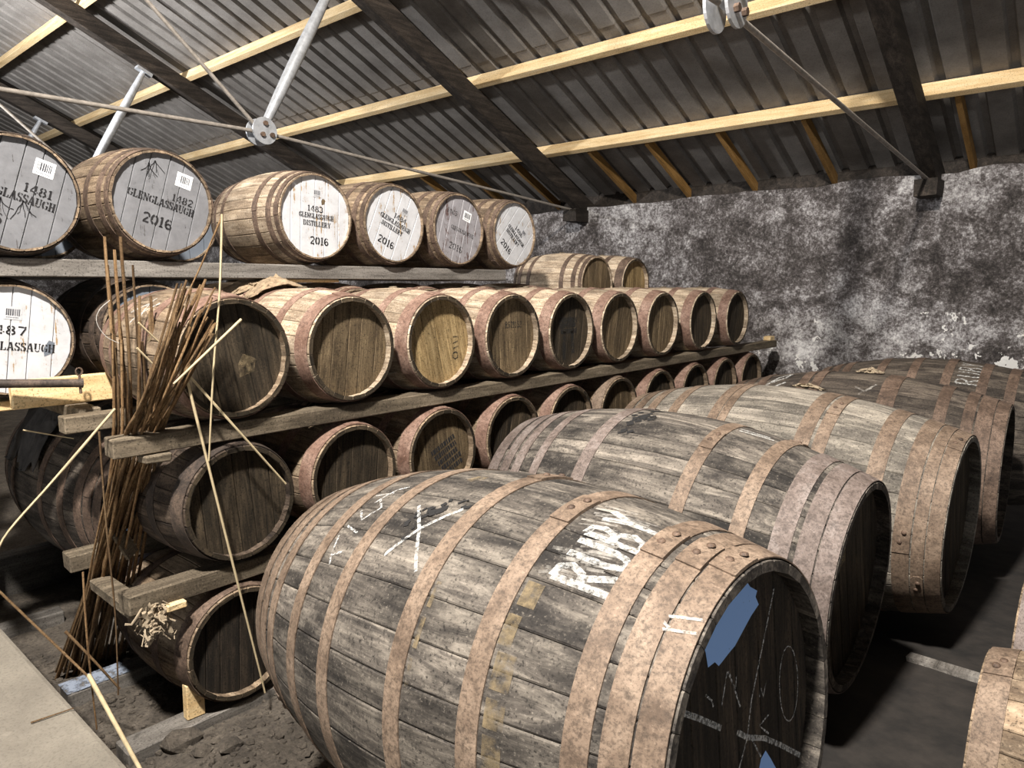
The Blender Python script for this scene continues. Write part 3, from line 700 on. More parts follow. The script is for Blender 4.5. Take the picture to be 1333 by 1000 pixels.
def butt(label, dims, c, hoops, st, hp, yaw, tilt, hm=None, lap=None, hd='hd_dark', sroll=.3, riv=True):
    sp = spec(dims[0], dims[1], dims[2], 32, hoops, seg=18, th=.036, chime=.05, nb=8, hseg=64, ht=.0038, lap=.28)
    return sp, cask('butt_cask', label, 'cask', 'big butts lying on the floor', sp, c, M[st], M[hp], M[hd], yaw, tilt, .4, sroll, lap, riv, hm)
q = .985
B2, b2 = butt('huge oak butt with mauve rusted end hoops between the RUBY butt and the tan-hooped one', (1.583 * q, .39 * q, .526 * q), (-1.444 * q, 2.727 * q, H + (-1.6 + .526) * q),
     [(.719, .777), (.654, .714), (.572, .636), (.438, .49), (.214, .268), (-.239, -.177), (-.48, -.432), (-.60, -.545), (-.68, -.62), (-.775, -.70)], 'st_butt', 'hp_tan', -.003, -.028, [M['hp_grey'], M['hp_grey'], M['hp_grey']] + [M['hp_tan']] * 2 + [M['hp_grey']] * 5, [200, 210, 190, 60, 100, 60, 20, 10, 30, 0], sroll=.22)
side_marks(b2, B2, [[(.285, 93), (.42, 91)], [(.28, 90), (.40, 89)]], .012, M['chalk'], 'chalk_smear')
rr = random.Random(5)
side_marks(b2, B2, [([(s, a), (s + rr.uniform(.01, .03), a - 2)], rr.uniform(.006, .02)) for s, a in [(rr.gauss(-.12, .03), rr.gauss(103, 6)) for i in range(34)]], .01, M['pitch'], 'pitch_spots')
head_marks(b2, B2, [[(-.12, .20), (-.10, .10)]], .06, M['pale_patch'], 'bare_wood_patch')
q = 1.03
B3, b3 = butt('huge pale oak butt with tan hoops paired at its middle', (1.70 * q, .404 * q, .537 * q), (-1.335 * q, 3.706 * q, H + (-1.6 + .537) * q),
     [(.815, .872), (.764, .811), (.693, .758), (.552, .621), (.303, .363), (.215, .287), (-.26, -.205), (-.2, -.155), (-.52, -.46), (-.68, -.62), (-.78, -.72), (-.865, -.80)], 'st_butt_warm', 'hp_tan', -.022, -.01, None, [100, 200, 170, 40, 100, 30, 10, 250], sroll=.15)
B4, b4 = butt('huge dark oak butt with brown hoops, a twist of cloth on its bilge', (1.62, .405, .535), (-1.27, 4.93, H - 1.09),
     [(.745, .805), (.665, .74), (.60, .655), (.463, .524), (.163, .257), (-.25, -.19), (-.33, -.27), (-.62, -.56), (-.71, -.65), (-.80, -.74)], 'st_butt_dark', 'hp_brown', .03, 0, None, [10, 200, 170, 40, 100], riv=False)
side_marks(b4, B4, [[(-.55, 118), (-.49, 104), (-.42, 97), (-.44, 106), (-.52, 113)], [(-.53, 124), (-.42, 114)], [(-.50, 126), (-.40, 121)]], .02, M['chalk'])
side_marks(b4, B4, [[(.02, 118), (.08, 122), (.13, 113)], [(.05, 126), (.11, 118)]], .014, M['smear'], 'chalk_smear')
B5, b5 = butt('huge dark oak butt painted RUBY in white beside the far wall', (1.62, .405, .535), (-1.05, 6.10, H - 1.075),
     [(.745, .805), (.665, .74), (.463, .524), (.30, .36), (.08, .14), (-.08, -.14), (-.36, -.30), (-.62, -.56), (-.71, -.65), (-.80, -.74)], 'st_butt_dark', 'hp_brown', 0, 0, None, None, riv=False)

ruby(b5, B5, .17, .31, 131, 97, .013, M['chalk'])
# right-hand pair, only their far ends in the picture
HG = spec(.98, .28, .33, 26, sym(.98, [(.006, .072), (.16, .205), (.32, .365)]), seg=14, th=.028, chime=.04, nb=6, hseg=56, ht=.0035, lap=.3)
for lab, c, lap, st, hp in (('oak cask with broad tan end hoop and two rivets facing the RUBY butt', (.27, 2.30, gz(.2, 2.3) + .33), [0, 0, 0, 92, 40, 10], 'st_mid', 'hp_tan'),
                   ('oak cask with mauve rusted hoops behind the tan-hooped small cask', (.29, 3.06, gz(.2, 3.06) + .33), None, 'st_mid', 'hp_grey')):
    cask('hogshead', lab, 'cask', 'small casks facing the butts', HG, c, M[st], M[hp], M['hd_dark'], 0, 0, 0, .2, lap, True)

# ---------------------------------------------------------------- rack of barrels
XA = -2.93                                   # plane of the front rank heads
BL, BRH, BRB = .84, .262, .304
BA = spec(BL, BRH, BRB, 24, sym(BL, [(.010, .092), (.225, .285)]), lap=.34, th=.030, chime=.042)
BB = spec(BL, BRH, BRB, 24, sym(BL, [(.006, .040), (.068, .112), (.195, .240)]), th=.017, chime=.02)
BA['end'] = M['hd_dark']; BB['end'] = M['st_mid']
ORD = ['first', 'second', 'third', 'fourth', 'fifth', 'sixth', 'seventh', 'eighth', 'ninth', 'tenth']
def barrel(label, group, sp, xh, y, z, st='st_pale', hp='hp_red', hd='hd_brown', roll=0, lap=None, yaw=0, tilt=0, sroll=None, bung=None, hmats=None):
    c = (xh - BL / 2, y, z)
    if sroll is None: sroll = random.uniform(0, 1)
    return cask('barrel', label, 'barrel', group, sp, c, M[st], M[hp], M[hd], yaw, tilt, math.radians(roll), sroll, lap, False, hmats, bung)
# upper row of the front rank
G3 = 'barrels in the upper row of the rack'
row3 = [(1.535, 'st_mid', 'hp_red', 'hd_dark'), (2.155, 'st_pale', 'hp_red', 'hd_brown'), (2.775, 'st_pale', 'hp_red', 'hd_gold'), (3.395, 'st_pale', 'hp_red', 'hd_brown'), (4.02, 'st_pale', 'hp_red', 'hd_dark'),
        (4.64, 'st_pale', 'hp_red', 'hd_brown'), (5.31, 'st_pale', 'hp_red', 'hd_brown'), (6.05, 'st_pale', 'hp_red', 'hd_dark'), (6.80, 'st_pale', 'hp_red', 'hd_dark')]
feat = ['with dark patched head', 'with plain brown head', 'with golden-brown head', 'with faint stencilled head number', 'with black-stained head', 'with brown head', 'with brown head', 'with dark head', 'with dark head, last before the wall']
R3 = []
for i, (y, st, hp, hd) in enumerate(row3):
    R3.append(barrel('pale barrel %s, %s along the upper rail' % (feat[i], ORD[i]), G3, BA, XA, y, H - .312, st, hp, hd, random.uniform(-14, 14), [82, 75, None, None], bung=(0, 92)))
head_marks(R3[3], BA, text_strokes('R521652', .035, .07, .042, 1.0, .8), .01, M['ink_faint'], 'stencil_text')
head_marks(R3[2], BA, [[(.11, .02), (.155, .02)], [(.11, -.02), (.155, -.005)], [(.11, -.05), (.155, -.035)], arc(.133, -.09, .022, .02, 0, 360, 12)], .008, M['ink_faint'], 'stencil_text')
head_marks(R3[4], BA, [[(-.10, .08), (.10, .08)], [(-.10, .04), (.09, .045)], [(-.09, 0), (.10, .0)], [(-.04, .0), (-.05, -.2)], [(.05, .0), (.06, -.16)]], .035, M['ink_faint'], 'stencil_text')
head_poly(R3[0], BA, [[(.03, -.09), (.10, -.07), (.11, -.01), (.05, .015), (.025, -.03)]], M['pale_patch'], 'pale_patch')
side_marks(R3[0], BA, [[(-.02, 150), (.12, 128)], [(.03, 122), (.06, 152)], [(-.08, 140), (.03, 130)]], .012, M['chalk'])
side_marks(R3[0], BA, [[(.18, 165), (.22, 158)]], .05, M['pale_patch'], 'bare_wood_patch')
# middle row
G2 = 'barrels in the middle row of the rack'
row2 = [1.525, 2.15, 2.775, 3.40, 4.03, 4.66, 5.30, 5.95, 6.58, 7.22]
R2 = []
for i, y in enumerate(row2):
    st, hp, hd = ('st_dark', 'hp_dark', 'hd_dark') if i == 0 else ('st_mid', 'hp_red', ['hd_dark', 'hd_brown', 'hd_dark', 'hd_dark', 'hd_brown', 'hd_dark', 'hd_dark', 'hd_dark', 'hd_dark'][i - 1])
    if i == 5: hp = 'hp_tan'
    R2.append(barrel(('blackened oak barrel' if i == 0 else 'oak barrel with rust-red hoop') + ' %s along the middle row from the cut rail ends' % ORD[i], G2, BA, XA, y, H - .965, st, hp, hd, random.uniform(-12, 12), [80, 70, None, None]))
side_marks(R2[0], BA, [[(.24, 128), (.28, 132)]], .03, M['pale_patch'], 'bare_wood_patch')
sts = []
rr = random.Random(8)
for k in range(5):
    x = -.06 + .01 * k
    while x < .13: w_ = rr.uniform(.008, .02); sts.append([(x, .03 - k * .042), (x + w_, .03 - k * .042)]); x += w_ + .005
head_marks(R2[2], BA, sts, .03, M['ink'], 'stencil_text', math.radians(24))
# bottom row
G1 = 'barrels in the bottom row of the rack'
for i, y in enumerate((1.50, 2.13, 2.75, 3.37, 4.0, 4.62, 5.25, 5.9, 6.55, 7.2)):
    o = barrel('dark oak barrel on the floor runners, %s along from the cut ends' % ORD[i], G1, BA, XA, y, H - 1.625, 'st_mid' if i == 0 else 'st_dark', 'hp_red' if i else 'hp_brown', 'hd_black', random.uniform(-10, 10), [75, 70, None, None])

# second rank: white and grey heads
XB = -3.84
GT = 'distillery barrels on the top rail'
def stencil(t, sp, lines, roll, mat='ink'):
    for txt, x, y, h, wd in lines:
        head_marks(t, sp, text_strokes(txt, x, y, h, 1.04, wd), .01, M[mat], 'stencil_text', math.radians(roll), .0016)
GG = 'GLENGLASSAUGH'
top = [
 ('1481', 1.005, 'st_dark', 'hp_dark', 'grey', -17, [('1481', .085, .045, .042, 1.15), (GG, -.005, -.008, .040, .80), ('2016', -.09, -.13, .054, 1)], (.085, .155), -.006),
 ('1482', 1.655, 'st_mid', 'hp_brown', 'grey', -16, [('1482', .10, .048, .038, 1.1), (GG, .0, .0, .040, .80), ('2016', .0, -.10, .054, 1.05)], (.085, .15), .010),
 ('1483', 2.58, 'st_pale', 'hp_brown', 'white', -4, [('1483', .0, .048, .036, 1.15), (GG, .01, .004, .032, .72), ('DISTILLERY', .015, -.042, .032, .85), ('2016', .035, -.145, .048, 1.05)], (.01, .145), .004),
 ('1484', 3.20, 'st_mid', 'hp_brown', 'white', -24, [('1484', .04, .062, .036, 1.15), (GG, .015, .015, .034, .76), ('DISTILLERY', .0, -.03, .032, .85), ('2016', -.01, -.14, .050, 1.1)], (.06, .125), 0),
 ('1485', 3.82, 'st_mid', 'hp_brown', 'grey_worn', -17, [('1485', -.09, .105, .036, 1.1), (GG, .05, .0, .032, .72), ('2016', .015, -.135, .050, 1.1)], (.065, .125), 0),
 ('1486', 4.46, 'st_mid', 'hp_brown', 'white', -42, [('1486', .035, .06, .036, 1.15), (GG, .03, .012, .032, .72), ('DISTILLERY', .01, -.03, .032, .82), ('2016', .0, -.14, .050, 1.1)], (.085, .095), 0)]
TOPZ = H + .424
TLB = {'1481': 'grey-headed oak barrel stencilled 1481, black cracks branching under the lettering', '1482': 'grey-headed oak barrel stencilled 1482, black cracks at its top rim',
       '1483': 'white-headed oak barrel stencilled 1483, upright lettering and a chipped knot', '1484': 'white-headed oak barrel stencilled 1484, between the chipped white head and the mauve head',
       '1485': 'oak barrel with worn mauve-grey head stencilled 1485', '1486': 'white-headed oak barrel stencilled 1486 with steeply slanting lettering, last on the top rail'}
for num, y, st, hp, hd, roll, lines, bc, dz in top:
    word = {'grey': 'grey', 'white': 'white', 'grey_worn': 'worn mauve-grey'}[hd]
    t = barrel(TLB[num], GT, BB, XB, y, TOPZ + dz, st, hp, hd, roll + 90 * 0, None)
    stencil(t, BB, lines, roll, 'ink_faint' if num in ('1485',) else 'ink')
    barcode(t, BB, bc[0], bc[1], .084 if hd != 'white' else .062, .074 if hd != 'white' else .05, math.radians(roll), hd != 'white')
    if num in ('1481', '1482'):
        rr = random.Random(int(num)); cr = []
        for (cx0, cy0) in ((-.055, -.02), (.03, -.03)) if num == '1481' else ((-.02, .21), (-.05, .2)):
            for k in range(5):
                p = (cx0, cy0); pts = [p]
                for j in range(4): p = (p[0] + rr.uniform(-.006, .006) + (k - 2) * .0035 * (j + 1) * .6, p[1] - rr.uniform(.006, .03)); pts.append(p)
                cr.append((pts, .0022 if k % 2 else .0034))
        head_marks(t, BB, cr, .003, M['ink'], 'black_crack', math.radians(0), .002)
    if num == '1483': head_poly(t, BB, [[(.05, .075), (.07, .08), (.075, .105), (.06, .115), (.048, .1)]], M['hd_brown'], 'paint_chip', 0)
# two barrels set further back on the top rails, with dark blue-grey heads
for y, f in ((1.36, 'between the grey heads 1481 and 1482'), (2.16, 'between heads 1482 and 1483')):
    barrel('oak barrel with dark blue-grey head set back %s' % f, 'barrels set back on the top rails', BB, -4.80, y, TOPZ, 'st_pale', 'hp_brown', 'blue_grey', 0)
# the row under the top rail
GU = 'second-rank barrels under the top rail'
t = barrel('oak barrel with white painted head stencilled 1487 above the pale boards', GU, BB, -3.92, .955, H - .247, 'st_dark', 'hp_dark', 'white', -8)
stencil(t, BB, [('1487', -.02, .045, .042, 1.5), (GG, .0, -.03, .040, .86)], -8)
barcode(t, BB, .0, .125, .075, .06, math.radians(-8), False)
head_poly(t, BB, [[(.14, -.07), (.175, -.05), (.18, .0), (.155, .01), (.135, -.03)]], M['blue_grey'], 'grey_scuff', math.radians(-8))
barrel('dark oak barrel with blue-grey head behind the reeds', GU, BB, -3.92, 1.60, H - .247, 'st_dark', 'hp_dark', 'blue_grey', 0)
for i, y in enumerate((2.24, 2.88, 3.52, 4.16, 4.80)):
    barrel('pale oak barrel behind the upper row under the top rail, %s beyond the blue-grey head' % ORD[i], GU, BB, -3.84, y, H - .275, 'st_pale', 'hp_red', 'hd_brown')
for i, (y, z) in enumerate(((5.66, .02), (6.36, .02))):
    barrel('pale oak barrel %s standing above the upper row beyond head 1486' % ('with brown hoops,' if i == 0 else 'next to the wall,'), 'barrels beyond the top rail', BA if i else BB, -3.84, y, H + z, 'st_pale', 'hp_brown', 'hd_gold' if i else 'hd_brown', 0, None, bung=(0, 92))

# butt lying at the end of the second rank, behind the reeds
BLs = spec(1.72, .43, .55, 30, sym(1.72, [(.008, .07), (.085, .15), (.17, .235), (.34, .40), (.58, .64)]), seg=16, th=.034, chime=.05, nb=7, hseg=56, ht=.0035)
lb = cask('butt_cask', 'big dark oak butt with blue-painted head lying behind the reed bundle', 'cask', 'big butts lying on the floor', BLs, (-3.92 - .86, 1.70, H - 1.20), M['st_butt_dark'], M['hp_brown'], M['hd_black'], .0, 0, 0, .2)
head_poly(lb, BLs, [[(-.36, -.10), (-.33, .02), (-.28, .05), (-.24, .0), (-.21, -.05), (-.26, -.09), (-.30, -.15)]], M['blue'], 'blue_paint')
side_marks(lb, BLs, [[(.12, 158), (.14, 166)]], .012, M['smear'], 'chalk_smear')

# ---------------------------------------------------------------- timbers
def beam(name, label, a, b, mat, cat='timber', group=None, jit=.003, bv=.005):
    mb = MB(); c = ((a[0] + b[0]) / 2, (a[1] + b[1]) / 2, min(a[2], b[2]))
    mb.box([p - q for p, q in zip(a, c)], [p - q for p, q in zip(b, c)], jit)
    o = mb.build(name, M[mat]); o.location = c; bevel(o, bv); return tag(o, label, cat, group)
z3 = H - .599; z2 = H - 1.2525; z1 = H - 1.9125
GR = 'rack rails'
beam('rail', 'front weathered rail under the upper row, its cut end beside the reeds', (-3.06, 1.02, z3 - .078), (-2.96, 7.95, z3), 'tm_old', 'rail', GR)
beam('rail', 'back weathered rail under the upper row of barrels', (-3.74, 1.06, z3 - .078), (-3.64, 7.95, z3), 'tm_old', 'rail', GR)
beam('rail', 'front weathered rail under the middle row, with a split cut end', (-3.06, 1.03, z2 - .083), (-2.96, 8.0, z2), 'tm_old', 'rail', GR)
beam('rail', 'back weathered rail under the middle row of barrels', (-3.74, 1.03, z2 - .083), (-3.64, 8.0, z2), 'tm_old', 'rail', GR)
beam('floor_runner', 'front floor runner under the bottom row, half sunk in earth', (-3.08, .98, -.02), (-2.95, 8.0, z1), 'tm_grey', 'runner', 'floor runners')
fr = beam('floor_runner', 'back floor runner under the bottom row with blue-white painted end', (-3.75, .97, -.02), (-3.62, 8.0, z1), 'tm_grey', 'runner', 'floor runners')
mb = MB(); mb.box((-.066, -3.52, 0), (.066, -3.24, .002)); o = mb.build('painted_end', chalk('blue_white_wash', (.22, .25, .31), .38, .55, 24), fr); o.location = (0, 0, z1 + .02 + .0015)
beam('rail', 'long grey top rail carrying the white-headed barrels', (-4.00, .2, H + .046), (-3.89, 4.40, H + .133), 'tm_grey', 'rail', GR)
beam('rail', 'back grey top rail behind the white-headed barrels', (-4.645, .2, H + .046), (-4.545, 4.40, H + .133), 'tm_grey', 'rail', GR)
beam('rail', 'rear top rail under the set-back barrels, front of the two', (-4.96, .6, H + .046), (-4.85, 2.8, H + .133), 'tm_grey', 'rail', GR)
beam('rail', 'rear top rail under the set-back barrels, back of the two', (-5.59, .6, H + .046), (-5.48, 2.8, H + .133), 'tm_grey', 'rail', GR)
for x, w in ((-3.945, 'front'), (-4.575, 'back')):
    beam('rail', 'second-rank rail under the pale barrels, %s of the two' % w, (x - .055, 2.30, H - .650), (x + .055, 7.2, H - .567), 'tm_old', 'rail', GR)
    beam('rail', 'packing rail under the two barrels beyond the top rail, %s of the two' % w, (x - .055, 5.3, H - .566), (x + .055, 6.9, H - .272), 'tm_old', 'rail', GR)
    beam('rail', 'second-rank rail under the hidden middle barrels, %s of the two' % w, (x - .055, 2.30, H - 1.32), (x + .055, 7.2, H - 1.234), 'tm_old', 'rail', GR)
    for y in (2.45, 4.6, 6.9): beam('prop_post', 'rough prop post under the second-rank rails', (x - .05, y - .05, 0), (x + .05, y + .05, H - 1.321), 'tm_old', 'post', 'prop posts under the rear rails')
for i, y in enumerate((2.62, 3.26, 3.90, 4.54, 5.18, 5.82, 6.46)):
    barrel('dark oak barrel behind the upper rail in the second rank, %s beyond the rear butt' % ORD[i], 'second-rank barrels behind the middle row', BB, -3.84, y, H - .942, 'st_dark', 'hp_brown', 'hd_dark')
for x in (-4.905, -5.535):
    for y in (.9, 2.6): beam('prop_post', 'rough prop post under the rear top rails', (x - .05, y - .05, 0), (x + .05, y + .05, H + .045), 'tm_old', 'post', 'prop posts under the top rails')
# pale new boards under 1487 and their supports
beam('pine_board', 'thick pale new pine board, front one under head 1487', (-3.83, .90, H - .555), (-3.785, 1.42, H - .425), 'tm_new', 'board', 'pale boards under head 1487', .002)
beam('pine_board', 'thick pale new pine board, back one under head 1487', (-4.08, .35, H - .583), (-3.965, 1.98, H - .5385), 'tm_new', 'board', 'pale boards under head 1487', .002)
beam('pine_board', 'thick pale new pine board, farthest back under head 1487', (-4.71, .35, H - .583), (-4.60, 1.98, H - .5385), 'tm_new', 'board', 'pale boards under head 1487', .002)
beam('cross_bearer', 'short timber bearer below the pale boards by the reeds', (-4.80, 1.16, H - .645), (-3.77, 1.26, H - .584), 'tm_old', 'timber')
beam('cross_bearer', 'short sawn timber bearer below the pale boards under head 1487', (-4.80, .62, H - .645), (-3.78, .72, H - .584), 'tm_old', 'timber')
# chocks, wedges and props
beam('wedge_block', 'small wooden wedge hanging under the upper rail end', (-3.02, 1.13, H - .715), (-2.94, 1.235, H - .682), 'tm_old', 'block', 'small wedges')
beam('wedge_block', 'small pale wooden wedge under the middle rail end', (-3.01, 1.17, H - 1.36), (-2.93, 1.255, H - 1.331), 'tm_new', 'block', 'small wedges')
beam('prop_block', 'pale upright block propping the bottom barrel on the front runner', (-3.03, 1.245, z1), (-2.985, 1.325, z1 + .17), 'tm_new', 'block')
beam('cross_bearer', 'cross timber lying between the two middle rail ends', (-3.50, 1.06, z2 - .135), (-3.06, 1.15, z2 - .086), 'tm_old', 'timber')
o = beam('split_plank', 'broken stave end leaning beside the blackened barrel', (-3.45, 1.20, z2 + .0), (-3.43, 1.27, z2 + .16), 'tm_old', 'plank'); o.rotation_euler = (.5, 0, .4)
beam('butt_runner', 'dark timber under the far end of the big butt behind the reeds', (-5.45, .95, 0), (-5.3, 2.4, .272), 'tm_grey', 'runner', 'runners under the rear butt')
beam('butt_runner', 'dark timber under the near end of the big butt behind the reeds', (-4.40, 1.40, 0), (-4.27, 2.4, .258), 'tm_grey', 'runner', 'runners under the rear butt')
beam('floor_plank', 'grey plank end lying on the earth behind the walkway', (-4.7, .78, .02), (-4.6, 1.25, .10), 'tm_grey', 'plank')
beam('rail_packing', 'thin orange lath tucked under the top rail', (-3.93, 2.28, H + .026), (-3.91, 2.78, H + .045), 'tm_new', 'lath')
beam('wall_block', 'pale block on the upper rail end beside the wall', (-3.06, 7.80, z3), (-2.98, 7.93, z3 + .05), 'tm_new', 'block')
for t_, sp, nm_ in ((b1, B1, 'chalked RUBY'), (b2, B2, 'with mauve hoops'), (b3, B3, 'with paired tan hoops'), (b4, B4, 'with cloth on its bilge'), (b5, B5, 'by the wall')):
    p = t_.location
    for s in (-1, 1):
        x = p.x + s * .02 - .25; y = p.y + s * .30
        g = gz(x, y); rbb = sp['rb']; zz = p.z + rbb - math.sqrt(max(rbb ** 2 - .30 ** 2, .01))
        mb = MB(); w = .07
        mb.add([(-w, -.09, 0), (w, -.09, 0), (w, .09, 0), (-w, .09, 0), (-w, s * .09, zz - g + .03), (w, s * .09, zz - g + .03)], [(0, 1, 2, 3), (0, 1, 5, 4) if s < 0 else (3, 2, 5, 4), (0, 3, 4), (1, 2, 5), (3, 2, 5, 4) if s < 0 else (0, 1, 5, 4)])
        o = mb.build('chock', M['tm_old']); o.location = (x, y + s * .055, g - .005)
        tag(o, 'wooden chock on the %s side under the butt %s' % ('wall' if s > 0 else 'walkway', nm_), 'chock', 'chocks under the butts')

# ---------------------------------------------------------------- steel bar with pin on the boards
def build_bar():
    a = Vector((-3.75, .62, H - .405)); b = Vector((-3.70, 1.165, H - .452)); t = tag(empty('steel_bar', a), 'short steel bar with an eye pin at its end lying on the pale boards', 'bar')
    d = b - a
    mb = MB(); mb.tube([(0, 0, 0), d * .97, d], [.02, .02, .024], 10); mb.build('shaft', M['hp_dark'], t, 50)
    mb = MB(); mb.tube([d * .98 + Vector((0, 0, -.05)), d * .98 + Vector((0, 0, .04))], .006, 6)
    mb.tube([d * .98 + Vector((0, .014 * math.cos(k * .7), .055 + .018 * math.sin(k * .7))) for k in range(10)], .0045, 5); mb.build('eye_pin', M['bolt'], t, 50)
build_bar()

# ---------------------------------------------------------------- reeds and splints
def catmull(pts, n=6):
    P = [pts[0]] + list(pts) + [pts[-1]]; out = []
    for i in range(1, len(P) - 2):
        p0, p1, p2, p3 = P[i - 1], P[i], P[i + 1], P[i + 2]
        for k in range(n):
            t = k / n
            out.append(.5 * ((2 * p1) + (p2 - p0) * t + (2 * p0 - 5 * p1 + 4 * p2 - p3) * t * t + (3 * p1 - p0 - 3 * p2 + p3) * t ** 3))
    out.append(P[-2]); return out
def stick(name, pts, r, mat, label, cat, group=None, flat=1.0, n=6, smooth=True):
    pts = [Vector(p) for p in pts]; base = min(pts, key=lambda p: p.z).copy()
    cp = catmull(pts) if smooth else pts
    mb = MB(); k = len(cp); mb.tube([p - base for p in cp], [r * (1.0 - .35 * i / k) for i in range(k)], n, flat)
    o = mb.build(name, M[mat], None, 60); o.location = base; return tag(o, label, cat, group)
rr = random.Random(21)
GRD = 'reeds in the leaning bundle'
for i in range(28):                                    # bundle leaning towards the first barrel
    f = i / 27
    tx, ty = 228 + 58 * rr.random() ** .8, 362 + rr.uniform(0, 75); wx, wy = 152 + 52 * f + rr.uniform(-5, 5), 590 + rr.uniform(-8, 8)
    top_ = on_x(tx, ty, -2.80 + rr.uniform(-.03, .05))
    wst = on_x(wx, wy, -3.085 - rr.uniform(0, .07))
    my = 512 + rr.uniform(-6, 6); mk = (wy - my) / (wy - ty); mid_ = on_x(wx + (tx - wx) * mk, my, -2.90 + rr.uniform(0, .03))
    foot = on_x(66 + 66 * rr.random(), 845, -3.88 - rr.uniform(0, .2)); foot.z = gz(foot.x, foot.y) + .004
    stick('reed', [foot, (foot + wst) / 2 + Vector((0, rr.uniform(-.03, .03), 0)), wst, mid_, top_], rr.uniform(.005, .009), 'reed', 'brown dried reed in the bundle leaning onto the first upper barrel', 'reed', GRD)
GRU = 'upright reeds beside the bundle'
for i in range(11):                                    # upright reeds
    px = 138 + 5.4 * i + rr.uniform(-4, 4)
    top_ = on_x(px + rr.uniform(-4, 14) * (i > 3), rr.choice((308, 325, 345, 385, 398, 412)) + (60 if i > 6 else 0), -3.10 - rr.uniform(0, .06))
    wst = on_x(146 + 5.6 * i, 600, -3.17 - rr.uniform(0, .08))
    foot = on_x(92 + 7 * i, 850, -3.84 - rr.uniform(0, .2)); foot.z = gz(foot.x, foot.y) + .004
    stick('reed', [foot, wst, top_], rr.uniform(.007, .011), 'reed', 'thick brown reed standing upright beside the leaning bundle', 'reed', GRU)
def path(*q): return [on_x(px, py, X) for px, py, X in q]
SPL = [
 ('long pale splint hanging straight from the folded tip down past the upper rail', path((289, 279, -2.80), (286, 380, -2.80), (278, 480, -2.80), (272, 600, -2.83)), .0065, 'splint'),
 ('thin brown reed folded back from the tip of the hanging splint', path((290, 279, -2.80), (262, 345, -2.84), (236, 400, -2.90)), .005, 'reed'),
 ('long pale splint leaning from the bundle down across the bottom barrel head', path((243, 492, -2.88), (292, 690, -2.84), (345, 902, -2.80)), .008, 'splint'),
 ('pale splint slanting from the bundle to the rim of the blackened barrel', path((238, 480, -2.90), (305, 555, -2.86), (372, 630, -2.84)), .008, 'splint'),
 ('brown reed slanting across the dark head of the first upper barrel', path((314, 416, -2.76), (226, 500, -2.76)), .008, 'splint'),
 ('short pale splint sticking out of the bundle towards the chalked barrel', path((180, 420, -2.95), (215, 453, -2.95)), .005, 'splint'),
 ('short broken pale splint below the other one in the bundle', path((178, 453, -2.95), (205, 480, -2.95)), .006, 'splint'),
 ('long pale splint slanting down from the rail end across the rear butt', path((150, 532, -2.97), (70, 625, -3.0), (4, 702, -3.02), (-4, 745, -3.02)), .007, 'splint'),
 ('thin brown reed hanging from the upper rail end past the middle rails', path((129, 562, -2.97), (139, 690, -2.95), (150, 800, -2.94), (154, 905, -2.93)), .0055, 'reed'),
 ('thin pale reed standing before the back runner', path((108, 745, -2.99), (114, 840, -2.97), (126, 950, -2.96)), .0055, 'reed'),
 ('dark reed slanting low between the walkway and back runner', path((85, 822, -3.2), (120, 858, -3.15), (156, 897, -3.1)), .008, 'reed'),
 ('thin pale straw lying across the top of the rear butt', path((30, 560, -4.0), (96, 571, -3.9)), .005, 'splint')]
for lab, pts, r, m_ in SPL: stick('splint' if m_ == 'splint' else 'reed', pts, r * .8, m_, lab, 'splint' if m_ == 'splint' else 'reed', 'loose splints')
a = on_z(-6, 765, H - 1.485); b = on_z(118, 884, H - 1.49); c = on_z(190, 1015, H - 1.485)
stick('reed', [a, b], .007, 'reed', 'long brown reed lying along the walkway edge', 'reed', 'loose splints')
stick('splint', [on_z(116, 880, H - 1.47), c], .009, 'splint', 'pale split reed continuing over the walkway edge', 'splint', 'loose splints')
stick('twig', [on_z(40, 941, H - 1.493), on_z(96, 922, H - 1.493)], .003, 'reed', 'dark thin twig lying on the concrete walkway', 'twig')
stick('wire_loop', path((143, 391, -3.05), (129, 404, -3.06), (126, 420, -3.06), (138, 438, -3.05), (155, 447, -3.04)), .0018, 'wire', 'thin wire loop round the upright reeds', 'wire', None, 1, 5)

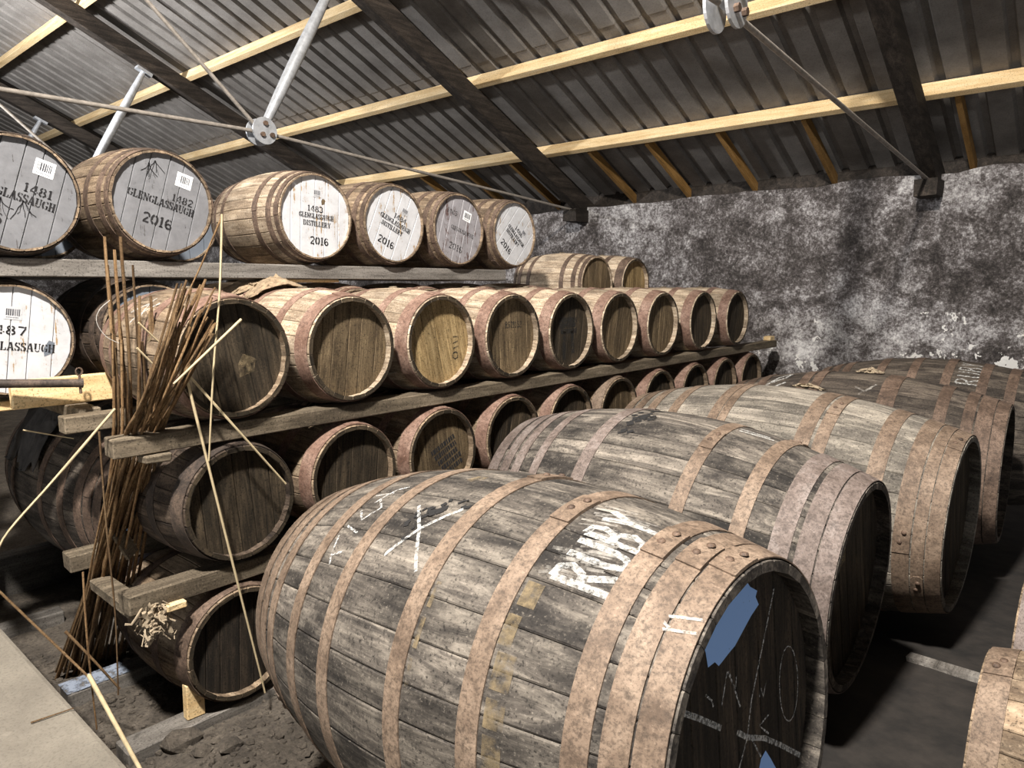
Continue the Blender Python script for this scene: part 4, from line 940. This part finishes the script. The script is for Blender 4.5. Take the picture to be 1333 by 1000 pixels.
# ---------------------------------------------------------------- cloths and straw
def crumple(name, label, c, size, seed, mat, cat='cloth', n=34, amp=.05, drape=None):
    mb = MB(); vs = []
    for i in range(n + 1):
        for j in range(n + 1):
            u, v = i / n * 2 - 1, j / n * 2 - 1; rad = math.hypot(u, v)
            x = u * size[0] / 2; y = v * size[1] / 2
            h = size[2] * max(0, 1 - rad ** 2.2) + amp * noise.ridged_multi_fractal(Vector((u * 1.6, v * 1.6, seed)), 1, 2, 4, 1, 2) * .5 * (1 - .6 * min(1, rad)) - .02
            x += .04 * fbm(u * 2, v * 2, seed + 3); y += .04 * fbm(u * 2, v * 2, seed + 7)
            if drape: h += drape(c[0] + x, c[1] + y) - c[2]
            vs.append((x, y, h))
    mb.add(vs, [(i * (n + 1) + j, (i + 1) * (n + 1) + j, (i + 1) * (n + 1) + j + 1, i * (n + 1) + j + 1) for i in range(n) for j in range(n)])
    o = mb.build(name, M[mat], None, 70); o.location = c
    md = o.modifiers.new('thick', 'SOLIDIFY'); md.thickness = .004; return tag(o, label, cat)
def on_cask(sp, cx, cy, cz):
    def f(x, y):
        r = prof_r(sp, max(-sp['L'] / 2, min(sp['L'] / 2, x - cx))) + .026; d = min(abs(y - cy), r * .96); return cz + math.sqrt(r * r - d * d)
    return f
crumple('rag', 'crumpled black rag heap draped over the rear butt', (-4.85, 1.36, H - .8), (.55, .42, .05), 3, 'rag', 'rag', 46, .14, on_cask(BLs, -3.92 - .86, 1.70, H - 1.20))
yb = row3[1][0]
crumple('sacking', 'brown crumpled sacking on the second upper barrel', (-3.66, yb + .02, H), (.26, .40, .035), 8, 'burlap', 'sacking', 34, .06, on_cask(BA, XA - BL / 2, yb, H - .308))
crumple('sacking', 'dull sacking draped on the barrel under the top rail', (-3.98, 2.20, H), (.20, .36, .02), 12, 'burlap', 'sacking', 30, .03, on_cask(BB, -3.84 - BL / 2, 2.24, H - .275))
crumple('rag', 'small twist of pale cloth on top of the dark oak butt', (-1.22, 4.93, H - .55), (.13, .06, .012), 15, 'straw', 'rag', 20, .03, on_cask(B4, -1.27, 4.93, H - 1.09))
crumple('rag', 'small twist of pale cloth on top of the pale butt', (-1.28, 3.93, H - .55), (.16, .06, .008), 17, 'straw', 'rag', 20, .02, on_cask(B3, -1.335 * 1.03, 3.706 * 1.03, H + (-1.6 + .537) * 1.03))
def build_straw():
    c = Vector((-2.965, 1.125, H - 1.40)); mb = MB(); rr = random.Random(2)
    for i in range(60):
        p = c + Vector((rr.uniform(-.02, .02), rr.uniform(-.05, .05), rr.uniform(-.02, .10))); pts = [p]
        for k in range(4): p = p + Vector((rr.uniform(-.01, .02), rr.uniform(-.025, .025), rr.uniform(-.035, .01))); pts.append(p)
        mb.tube([q - c for q in pts], rr.choice((.0025, .005, .010)), 5)
    o = mb.build('straw_tuft', M['straw'], None, 60); o.location = c
    tag(o, 'frayed pale tuft of straw caught under the middle rail end', 'straw')
build_straw()
